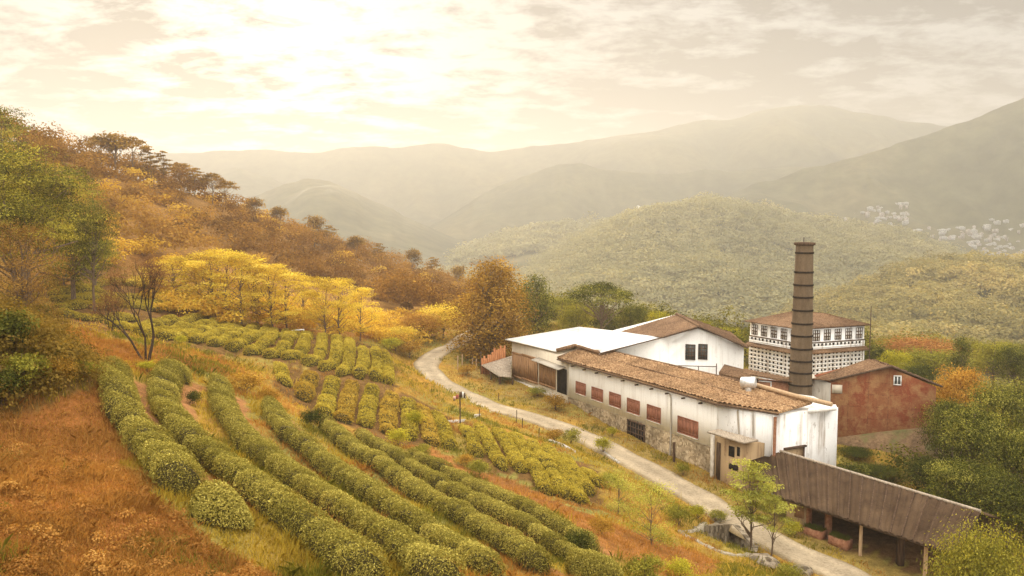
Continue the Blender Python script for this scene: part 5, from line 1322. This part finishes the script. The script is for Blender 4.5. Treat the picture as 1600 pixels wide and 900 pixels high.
# the autumn woods of the left hillside: everything beyond the terraces and the grove
HW = [(-400, 100), (0, 180), (200, 240), (420, 330), (800, 440), (790, 480), (720, 505), (690, 520), (600, 505), (585, 470), (440, 440), (250, 420), (180, 430), (120, 400), (60, 420), (-400, 440)]
x, y, z = scatter(9000, -190, 30, 92, 330, lambda x, y, z, px, py: (in_poly(px, py, HW) | (y > 255 + 0 * x) & (px < 780)) & (np.hypot(x, y) > 104) & (road_dist(x, y)[0] > 6))
far_ = np.hypot(x, y)
sel = r5.random(len(x)) < .34
low = (fbm(x / 40, y / 40, 5, 3) + (px_ := project(x, y, z)[0]) / 2600 > .18)
xa, ya, za = x[sel & ~low], y[sel & ~low], z[sel & ~low]; xb, yb, zb_ = x[sel & low], y[sel & low], z[sel & low]
wood('hillside_wood', 'dense russet autumn wood covering the left hillside', xa, ya, za - .5, 5.0, 3.2, 230, .46, M_hillwood, 1)
wood('golden_wood', 'paler golden woodland patches low on the left hillside', xb, yb, zb_ - .5, 3.4, 2.8, 210, .46, M_hillgold, 2)
# undergrowth among the grove, the road bend and behind the halls
def und(n, polypx, dmin, dmax, hgt, rad_, quads, leaf, mat, seed, name, lab):
    x = r5.uniform(-60, 110, n); y = r5.uniform(dmin, dmax, n); z = height(x, y); px, py = project(x, y, z)
    m = in_poly(px, py, polypx) & (road_dist(x, y)[0] > 3.2)
    for b in FOOT: m &= ~in_poly(x, y, b)
    wood(name, lab, x[m], y[m], z[m] - .3, hgt, rad_, quads, leaf, mat, seed)
def grow_poly(poly, d): c = sum(poly) / len(poly); return [p + unit(p - c) * d for p in poly]
FOOT = [grow_poly(q, .8) for q in (poly, [s1, s2, xy(W5), xy(W3), xy(W2)], [GL, GR, GR + bkv, GL + bkv], [L_, K_, Rr, Bk], [xy(rL), xy(rR), xy(rR) + dpt, xy(rL) + dpt], [xy(e0), xy(e1), xy(r1) + nrm2 * 3, xy(r0) + nrm2 * 3], [l0, l1, l1 + np.array([1., 3]), l0 + np.array([1., 3])])]
und(2600, [(230, 470), (590, 492), (640, 520), (640, 545), (560, 535), (420, 517), (250, 508)], 98, 150, 2.2, 1.6, 110, .30, M_hillgold, 3, 'undergrowth', 'golden undergrowth between the trunks of the grove')
und(900, [(590, 500), (715, 500), (710, 535), (650, 570), (630, 600), (600, 560)], 95, 150, 2.0, 1.5, 150, .26, M_hillgold, 4, 'undergrowth', 'orange and gold scrub on the outer side of the road bend')
x = r5.uniform(-2, 130, 5200); y = r5.uniform(104, 240, 5200); z = height(x, y); px, py = project(x, y, z)
m = (x > -6 + (y - 104) * .05) & (road_dist(x, y)[0] > 4) & (px > 720) & ((y > 150) | (x > 26)) & ((x < 28) | (y > 122)) & ((px < 1395) | (y > 152)) & (r5.random(len(x)) < .36)
for b in FOOT: m &= ~in_poly(x, y, b)
wood('valley_wood', 'mixed green wood falling away into the valley behind the halls', x[m], y[m], z[m] - .5, 4.6, 2.9, 190, .45, M_right, 5)
x = r5.uniform(36, 110, 2600); y = r5.uniform(46, 118, 2600); z = height(x, y)
m = (x > 35 + .0 * y) & ((y < 78) | (x > 52)) & (x > 31 + (78 - y) * .18 + 3) & (r5.random(len(x)) < .55)
for b in FOOT: m &= ~in_poly(x, y, b)
wood('ravine_undergrowth', 'dark green undergrowth filling the ravine right of the halls', x[m], y[m], z[m] - .4, 3.2, 2.0, 170, .26, M_right, 6)
# the woods on the nearer hills, rooted on their slopes
def clothe(key, n, smin, hgt, rad_, quads, leaf, mat, seed, name, lab, px0=None, px1=None):
    Xg, Yg, Zg, nyf = HILLS[key]; r = np.random.default_rng(seed)
    i = r.uniform(0, Xg.shape[0] - 1.01, n); j = r.uniform(smin * nyf, nyf + 1.5, n)
    i0 = i.astype(int); j0 = j.astype(int); fi = i - i0; fj = j - j0
    b = lambda A_: (A_[i0, j0] * (1 - fi) * (1 - fj) + A_[i0 + 1, j0] * fi * (1 - fj) + A_[i0, j0 + 1] * (1 - fi) * fj + A_[i0 + 1, j0 + 1] * fi * fj)
    x, y, z = b(Xg), b(Yg), b(Zg); m = z > -70
    wood(name, lab, x[m], y[m], z[m] - hgt * .2, hgt, rad_, quads, leaf, mat, seed)
clothe('near', 7000, .01, 8, 6.0, 80, 1.5, M_near, 21, 'ridge_wood', 'hazy mixed wood covering the nearer hill on the right')
clothe('middle', 16000, .01, 10, 9.0, 48, 2.4, M_mid, 22, 'ridge_wood', 'hazy wood covering the round hill in the middle of the valley')
clothe('low', 2600, .4, 13, 12, 30, 4.2, M_mid, 23, 'ridge_wood', 'pale wood on the low ridge left of the round hill')

# ------------------------------------------------------------------ grass
def grass(name, lab, x, y, z, n_blade, h0, h1, wid, mat, seed, lean=.42, tone_mu=.55):
    r = np.random.default_rng(seed); q = np.repeat(np.arange(len(x)), n_blade); m = len(q); d = np.hypot(x, y)[q]
    p = np.stack([x[q] + r.normal(0, .07, m) * (1 + d / 40), y[q] + r.normal(0, .07, m) * (1 + d / 40), z[q] - .02], 1)
    hh = r.uniform(h0, h1, m) * (.55 + 1.3 * vnoise(x / .8, y / .8, seed + 3) ** 2)[q] * r.lognormal(0, .2, len(x))[q]; a = r.uniform(0, 6.28, m); w_ = wid * np.maximum(1, d / 28); dr = np.stack([np.cos(a), np.sin(a), 0 * a], 1)
    wind = np.array([.12, -.05, 0]); ln = np.stack([r.normal(0, lean, m), r.normal(0, lean, m), 0 * a], 1) + wind
    mid_ = p + np.array([0, 0, .6]) * hh[:, None] + ln * hh[:, None] * .3; tip = p + np.array([0, 0, .92]) * hh[:, None] + ln * hh[:, None]
    V = np.stack([p - dr * w_[:, None], p + dr * w_[:, None], mid_ + dr * w_[:, None] * .6, tip, mid_ - dr * w_[:, None] * .6], 1).reshape(-1, 3)
    f = np.arange(5 * m).reshape(m, 5)
    tn = np.clip(tone_mu + .30 * fbm(x / 2.4, y / 2.4, seed, 4) + r.normal(0, .05, len(x)), 0, 1)
    t = np.repeat(np.clip(tn[q] + r.normal(0, .12, m), 0, 1), 5)
    return tag(link(name, make_mesh(name, V, [f], mat, tone=t)), lab, None, None, 'stuff')
def polar(n, r0, r1, a0, a1):
    rr_ = np.exp(r5.uniform(math.log(r0), math.log(r1), n)); a = np.radians(r5.uniform(a0, a1, n)); return np.sin(a) * rr_, np.cos(a) * rr_
G_red = leaf_mat('dry_red_grass', (0.190, 0.085, 0.020), (0.360, 0.175, 0.043), (0.520, 0.300, 0.079), .35, 0)
G_gold = leaf_mat('golden_grass', (0.200, 0.140, 0.018), (0.380, 0.270, 0.036), (0.540, 0.420, 0.072), .4, 0)
G_green = leaf_mat('fresh_weeds', (0.070, 0.075, 0.009), (0.160, 0.150, 0.022), (0.280, 0.260, 0.043), .4, 0)
G_bank = leaf_mat('bank_weeds', (0.090, 0.060, 0.013), (0.200, 0.130, 0.025), (0.340, 0.220, 0.050), .38, 0)
zone = {z_[0]: z_[1] for z_ in ZONES}
x, y = polar(230000, 11, 75, -55, 5); z = height(x, y); px, py = project(x, y, z)
wx = px + fbm(x / 2.2, y / 2.2, 31, 3) * 26; wy = py + fbm(x / 2.2, y / 2.2, 47, 3) * 18
inr = in_poly(wx, wy, zone['red']) | in_poly(wx, wy, zone['red2'])
gap = fbm(x / 2.6, y / 2.6, 15, 3) > -.34
m = inr; tuft = fbm(x / 1.1, y / 1.1, 8, 2)
grass('dry_grass', 'rust-red dry grass covering the slope at the lower left', x[m], y[m], z[m], 7, .05, .17, .009, G_red, 31, .5)
inb = in_poly(wx, wy, zone['bank'])
ib = np.nonzero(inb & (y > 20))[0]; ib = ib[r5.random(len(ib)) < .13]
wood('bank_scrub', 'tangled brown and green scrub hanging over the left bank', x[ib], y[ib], z[ib] - .1, .75, .55, 60, .10, G_bank, 32)
m = inr & (fbm(x / 2.6, y / 2.6, 19, 3) > .22) & (px < 420) & (r5.random(len(x)) < .25)
grass('green_tufts', 'greenish tufts in the dry grass at the lower left', x[m], y[m], z[m], 5, .08, .22, .010, G_green, 33)
mt = inr & (r5.random(len(x)) < .011) & (y > 12); wood('dry_tussocks', 'rounded tussocks of dry rust-brown grass on the lower left slope', x[mt], y[mt], z[mt] - .06, .26, .30, 90, .05, G_red, 38)
mt = inr & (fbm(x / 3.4, y / 3.4, 52, 3) > .12) & (r5.random(len(x)) < .008); wood('withered_weeds', 'dark withered weeds among the dry grass at the lower left', x[mt], y[mt], z[mt] - .05, .34, .26, 60, .055, G_bank, 39)
x, y = polar(150000, 14, 135, -42, 48); z = height(x, y); px, py = project(x, y, z); rd, _ = road_dist(x, y)
wx = px + fbm(x / 2.2, y / 2.2, 31, 3) * 26; wy = py + fbm(x / 2.2, y / 2.2, 47, 3) * 18
m = (rd > 1.35 + .6 * r5.random(len(x))) & ~row_path(x, y) & ~in_poly(wx, wy, zone['red']) & ~in_poly(x, y, grow_poly(list(PIT), .3))
for b in FOOT: m &= ~in_poly(x, y, b)
for z_ in ZONES:
    if z_[0] == 'plot': m &= ~(in_poly(px, py, z_[1]) & (r5.random(len(x)) < .85))
soil = in_poly(wx, wy, zone['soil']); gg = fbm(x / 4, y / 4, 23, 3)
mg = m & ~soil & (gg > -.12) & (gg < .25); mw = m & ~soil & (gg >= .16); ms = m & soil & (r5.random(len(x)) < .6); mr = m & ~soil & (gg <= -.12)
grass('golden_grass', 'golden grass over the plots, verges and banks', x[mg], y[mg], z[mg], 4, .12, .34, .010, G_gold, 34)
grass('weeds', 'green weeds between the plots and along the road', x[mw], y[mw], z[mw], 5, .12, .36, .010, G_green, 35)
grass('dry_grass', 'sparse rust-red tufts on the strip of bare soil', x[ms | mr], y[ms | mr], z[ms | mr], 4, .10, .30, .010, G_red, 36)

# ------------------------------------------------------------------ small things along the road
# stone-lined pit: lining of rubble and a pale coping on its near rim
g = G(); n = len(PIT)
for q in range(n):
    a_, b_ = PIT[q], PIT[(q + 1) % n]
    if q == 3: continue
    za_, zb2 = height(a_[0], a_[1])[0] + .12, height(b_[0], b_[1])[0] + .12
    dr = unit(b_ - a_); nn = np.array([-dr[1], dr[0]]); cen = sum(PIT) / n
    if nn @ (cen - a_) < 0: nn = -nn
    m_ = 12
    for s_ in range(m_):
        p0 = a_ + (b_ - a_) * s_ / m_; p1 = a_ + (b_ - a_) * (s_ + 1) / m_; z0_ = za_ + (zb2 - za_) * s_ / m_; z1_ = za_ + (zb2 - za_) * (s_ + 1) / m_
        b0_, b1_ = p0 + nn * .5, p1 + nn * .5
        g.add([(*p0, z0_), (*p1, z1_), (*b1_, -4.3), (*b0_, -4.3)], [[0, 1, 2, 3]]); g.add([(*p0, z0_), (*p1, z1_), (*(p1 - nn * .45), z1_), (*(p0 - nn * .45), z0_)], [[0, 1, 2, 3]])
kk = N('dark_rubble'); vv = kk.n('ShaderNodeTexVoronoi'); vv.inputs['Scale'].default_value = 2.6; tcx = kk.n('ShaderNodeTexCoord'); kk.l(tcx.outputs['Object'], vv.inputs['Vector']); nzx = kk.noise(5, 5, rough=.7)
cx_ = kk.ramp(vv.outputs['Color'], [(.2, (.10, .075, .05)), (.5, (.20, .155, .105)), (.8, (.30, .24, .17))]); cx_ = kk.mix(1.0, cx_, kk.ramp(nzx, [(.3, (.6, .6, .6)), (.7, (1.3, 1.3, 1.25))]), 'MULTIPLY'); M_rubble = kk.surface(cx_, .95, nzx, .8)
pitw = thing('stone_pit', 'stone-lined drainage pit with pale coping beside the road', 'pit', (*(sum(PIT) / n), -2))
g.build('stone_lining', M_rubble, pitw)
M_cope = plain('mossy_coping_stone', (.20, .16, .10), (.36, .30, .21), 3, bump=.6)
def coping(name, px_pts, par):
    ps = _resample(np.array([ground(*q)[:2] for q in px_pts]), np.zeros(len(px_pts)), .5)[:, :2]; g = G(); zz_ = height(ps[:, 0], ps[:, 1])
    t = np.gradient(ps, axis=0); t /= np.linalg.norm(t, axis=1)[:, None]; V = []
    for i_, (q, tt, z_) in enumerate(zip(ps, t, zz_)):
        nn = np.array([-tt[1], tt[0]]) * (.16 + .03 * math.sin(i_ * 1.9)); h_ = .10 + .04 * math.sin(i_ * 2.7)
        V += [(*(q - nn), z_ - .5), (*(q - nn), z_ + h_), (*(q + nn), z_ + h_), (*(q + nn), z_ - .5)]
    m_ = len(ps); f = [[i_ * 4 + k_2, i_ * 4 + 4 + k_2, i_ * 4 + 5 + k_2, i_ * 4 + 1 + k_2] for i_ in range(m_ - 1) for k_2 in range(3)]
    g.add(V, f, [[0, 1, 2, 3], [m_ * 4 - 1, m_ * 4 - 2, m_ * 4 - 3, m_ * 4 - 4]]); return g.build(name, M_cope, par)
coping('coping', [(1060, 829), (1078, 838), (1098, 850), (1120, 859), (1142, 867), (1160, 871), (1172, 868)], pitw)
coping('rear_coping', [(1062, 829), (1090, 826), (1115, 822), (1135, 815), (1145, 812)], pitw)
def rock(label, px, py, w_, h_, mat, seed):
    p = ground(px, py); r = np.random.default_rng(seed); d = p[1]; R0 = w_ * d / F / 2
    th_ = np.linspace(0, 2 * math.pi, 14, endpoint=False); g = G(); V = [(p[0], p[1], p[2] + h_ * d / F)]
    rings = [(.45, .93), (.8, .62), (1.0, .2), (1.02, -.4)]
    for rr_, zz_ in rings:
        for t in th_: q = rr_ * R0 * r.uniform(.8, 1.15); V.append((p[0] + math.cos(t) * q, p[1] + math.sin(t) * q, p[2] + zz_ * h_ * d / F * r.uniform(.85, 1.1)))
    tr = [[0, 1 + i_, 1 + (i_ + 1) % 14] for i_ in range(14)]; qd = [[1 + k_2 * 14 + i_, 1 + (k_2 + 1) * 14 + i_, 1 + (k_2 + 1) * 14 + (i_ + 1) % 14, 1 + k_2 * 14 + (i_ + 1) % 14] for k_2 in range(3) for i_ in range(14)]
    g.add(V, tr, qd); return tag(g.build('boulder', mat), label, 'boulder')
rock('grey boulder between the two roadside saplings', 1190, 880, 56, 12, M_rubble, 3)
rock('pale boulder at the bottom edge beside the road', 1252, 893, 40, 9, M_rubble, 4)
rock('small pale stone on the red soil strip', 763, 762, 12, 5, M_cement, 5)
# pole with little coloured boards
p = ground(719, 660); d = p[1]; u_ = d / F
pole = thing('sign_pole', 'thin pole topped with small red and dark boards beside the road', 'sign', tuple(p))
g = G(); g.tube([p + (0, 0, -.3), p + (0, 0, 52 * u_)], .055, 8); g.build('pole', M_iron, pole)
M_redp = plain('faded_red_paint', (.28, .08, .05), (.38, .13, .09), 6); M_pk = plain('faded_pink_paint', (.55, .30, .22), (.65, .42, .33), 6)
for nm, ox, oz, sw, shh, mt in [('red_board', -4.0, 45, 4.5, 7, M_redp), ('pink_board', -8.5, 43.5, 4, 5, M_pk), ('dark_board', 1.8, 48, 3, 9, M_wood_dark), ('pale_board', 4.6, 48, 2.2, 9, M_frame), ('dark_board', 7.2, 46.5, 2.6, 8, M_wood_dark), ('lower_board', -9.0, 40, 3, 2, M_wood_dark)]:
    g = G(); g.box(p + (ox * u_, -.1 + .04 * ox / 4, oz * u_), (sw * u_, .05, shh * u_)); g.build(nm, mt, pole)
g = G(); g.tube([p + (-10 * u_, -.02, 44 * u_), p + (9 * u_, -.02, 46.5 * u_)], .035, 6); g.build('crossbar', M_iron, pole)
# pale low kerb wall beside it
def lowwall(label, pts_, h_, t_, mat, name='low_wall'):
    ps = [ground(*q) for q in pts_]; g = G()
    for a_, b_ in zip(ps[:-1], ps[1:]):
        dr = unit((b_ - a_)[:2]); nn = np.array([-dr[1], dr[0]]) * t_ / 2
        V = []
        for q in (a_, b_):
            for s_ in (1, -1): V += [(q[0] + s_ * nn[0], q[1] + s_ * nn[1], q[2] - .4), (q[0] + s_ * nn[0], q[1] + s_ * nn[1], q[2] + h_)]
        g.add(V, [[0, 4, 5, 1], [2, 3, 7, 6], [1, 5, 7, 3], [0, 1, 3, 2], [4, 6, 7, 5]])
    return tag(g.build(name, mat), label, 'wall')
lowwall('low pale cement kerb at the foot of the sign pole', [(702, 656), (720, 655), (745, 648), (770, 643)], .12, .45, M_grey)
lowwall('weathered low stone edging above the lower tea plot', [(858, 690), (878, 698), (898, 708)], .2, .3, M_grey)
lowwall('pale stone edging where the road verge meets the right end of the lower tea plot', [(941, 705), (956, 716), (968, 724)], .1, .3, M_grey)
fp = [((749, 652), 16, 'thin dark stake beside the pale kerb, left end of the row'), ((807, 662), 22, 'tall thin dark stake on the grass by the road, middle of the row'), ((816, 668), 16, 'thin dark stake at the right end of the row'), ((842, 683), 16, 'short dark stake among the weeds of the verge'), ((779, 626), 12, 'short dark stake on the verge under the wooden doors')]
for (px_2, py_2), hp, lab in fp:
    q = ground(px_2, py_2); g = G(); g.tube([q + (0, 0, -.3), q + (.03, 0, hp * q[1] / F)], .045, 6); tag(g.build('stake', M_wood_dark), lab, 'stake', 'stakes along the road verge')
# old wooden fence posts at the bend
for n_, (px_2, py_2, hp) in enumerate([(715, 578, 22), (722, 572, 18), (738, 574, 16), (744, 578, 18)]):
    q = ground(px_2, py_2); g = G(); g.tube([q + (0, 0, -.3), q + (.05, 0, hp * q[1] / F)], .09, 6); tag(g.build('fence_post', M_post), f'weathered fence post under the conical tree, {ORD[n_]} from the left', 'post', 'fence posts below the conical tree')
# white pipe frame behind the upper plot
q = ground(475, 528); u_ = q[1] / F; fr_ = thing('pipe_frame', 'small white pipe frame behind the upper tea plot', 'frame', tuple(q))
g = G(); g.tube([q + (0, 0, -.2), q + (0, 0, 11 * u_)], .07, 8); g.build('upright', M_frame, fr_)
g = G(); g.tube([q + (-19 * u_, 0, -.2), q + (-19 * u_, 0, 9 * u_)], .06, 8); g.build('upright', M_frame, fr_)
g = G(); g.tube([q + (-19 * u_, 0, 9 * u_), q + (0, 0, 11 * u_)], .07, 8); g.build('crossbar', M_frame, fr_)

# ------------------------------------------------------------------ the town on the valley slope
Xg, Yg, Zg, nyf = HILLS['right']; PX, PY = project(Xg, Yg, Zg)
towns = [([(1318, 345), (1350, 326), (1422, 316), (1420, 352), (1385, 352), (1345, 352)], 46), ([(1430, 362), (1510, 356), (1520, 345), (1602, 344), (1640, 350), (1640, 406), (1560, 404), (1500, 380), (1440, 376)], 104)]
M_town = plain('pale_town_render', (.28, .26, .235), (.48, .46, .42), .3); M_town2 = plain('tinted_town_render', (.30, .24, .20), (.44, .39, .34), .3)
def town_mesh(w0, d0, h0, seed, mat):
    g = G(); g.box((0, 0, h0 / 2 - 2), (w0, d0, h0 + 4)); g.box((w0 * .15, 0, h0 + .9), (w0 * .4, d0 * .5, 1.7))
    for zz_ in np.arange(2.2, h0 - .5, 3.1): g.box((0, -d0 / 2, zz_), (w0 * .86, .3, 1.0))
    V = np.concatenate(g.V); return make_mesh('town_house', V, [np.concatenate(v) for v in g.F.values()], [mat, M_glass], matidx=[0] * 12 + [1] * (6 * int(len(np.arange(2.2, h0 - .5, 3.1)))))
tm = [town_mesh(12, 9, 7, 0, M_town), town_mesh(16, 9, 10, 1, M_town), town_mesh(9, 9, 13, 2, M_town2), town_mesh(22, 10, 8, 3, M_town), town_mesh(11, 9, 9, 4, M_town2)]
tcount = 0
for poly_, cnt in towns:
    idx = np.argwhere(in_poly(PX, PY, poly_) & (np.arange(Xg.shape[1])[None, :] < nyf)); pick = r5.choice(len(idx), min(cnt, len(idx)), replace=False)
    for i_ in pick:
        a_, b_ = idx[i_]; x0_, y0_, z0_ = Xg[a_, b_] + r5.normal(0, 2), Yg[a_, b_] + r5.normal(0, 3), Zg[a_, b_]
        o = link('town_house', tm[int(r5.integers(0, 5))], None, (x0_, y0_, z0_ - 1)); o.rotation_euler = (0, 0, r5.normal(0, .35)); s_ = r5.uniform(.26, .56); o.scale = (s_, s_, s_)
        grp = 'houses of the far town, upper slope' if cnt == 46 else 'houses of the far town, lower slope'
        tag(o, 'tiny pale house in the hazy town, left part behind the round hill' if cnt == 46 else 'tiny pale house in the hazy town at the right edge below the dark mountain', 'house', grp)
# slim white tower on the round hill's left shoulder
tw_ = at(997, 333, 1130); g = G(); g.tube([tw_ + (0, 0, -14), tw_ + (0, 0, 5)], [1.2, .9], 10); g.tube([tw_ + (0, 0, 5), tw_ + (0, 0, 6), tw_ + (0, 0, 9), tw_ + (0, 0, 10)], [1, 2.6, 2.6, .8], 12)
tag(g.build('water_tower', M_frame), 'tiny white tower on the left shoulder of the round hill', 'tower')
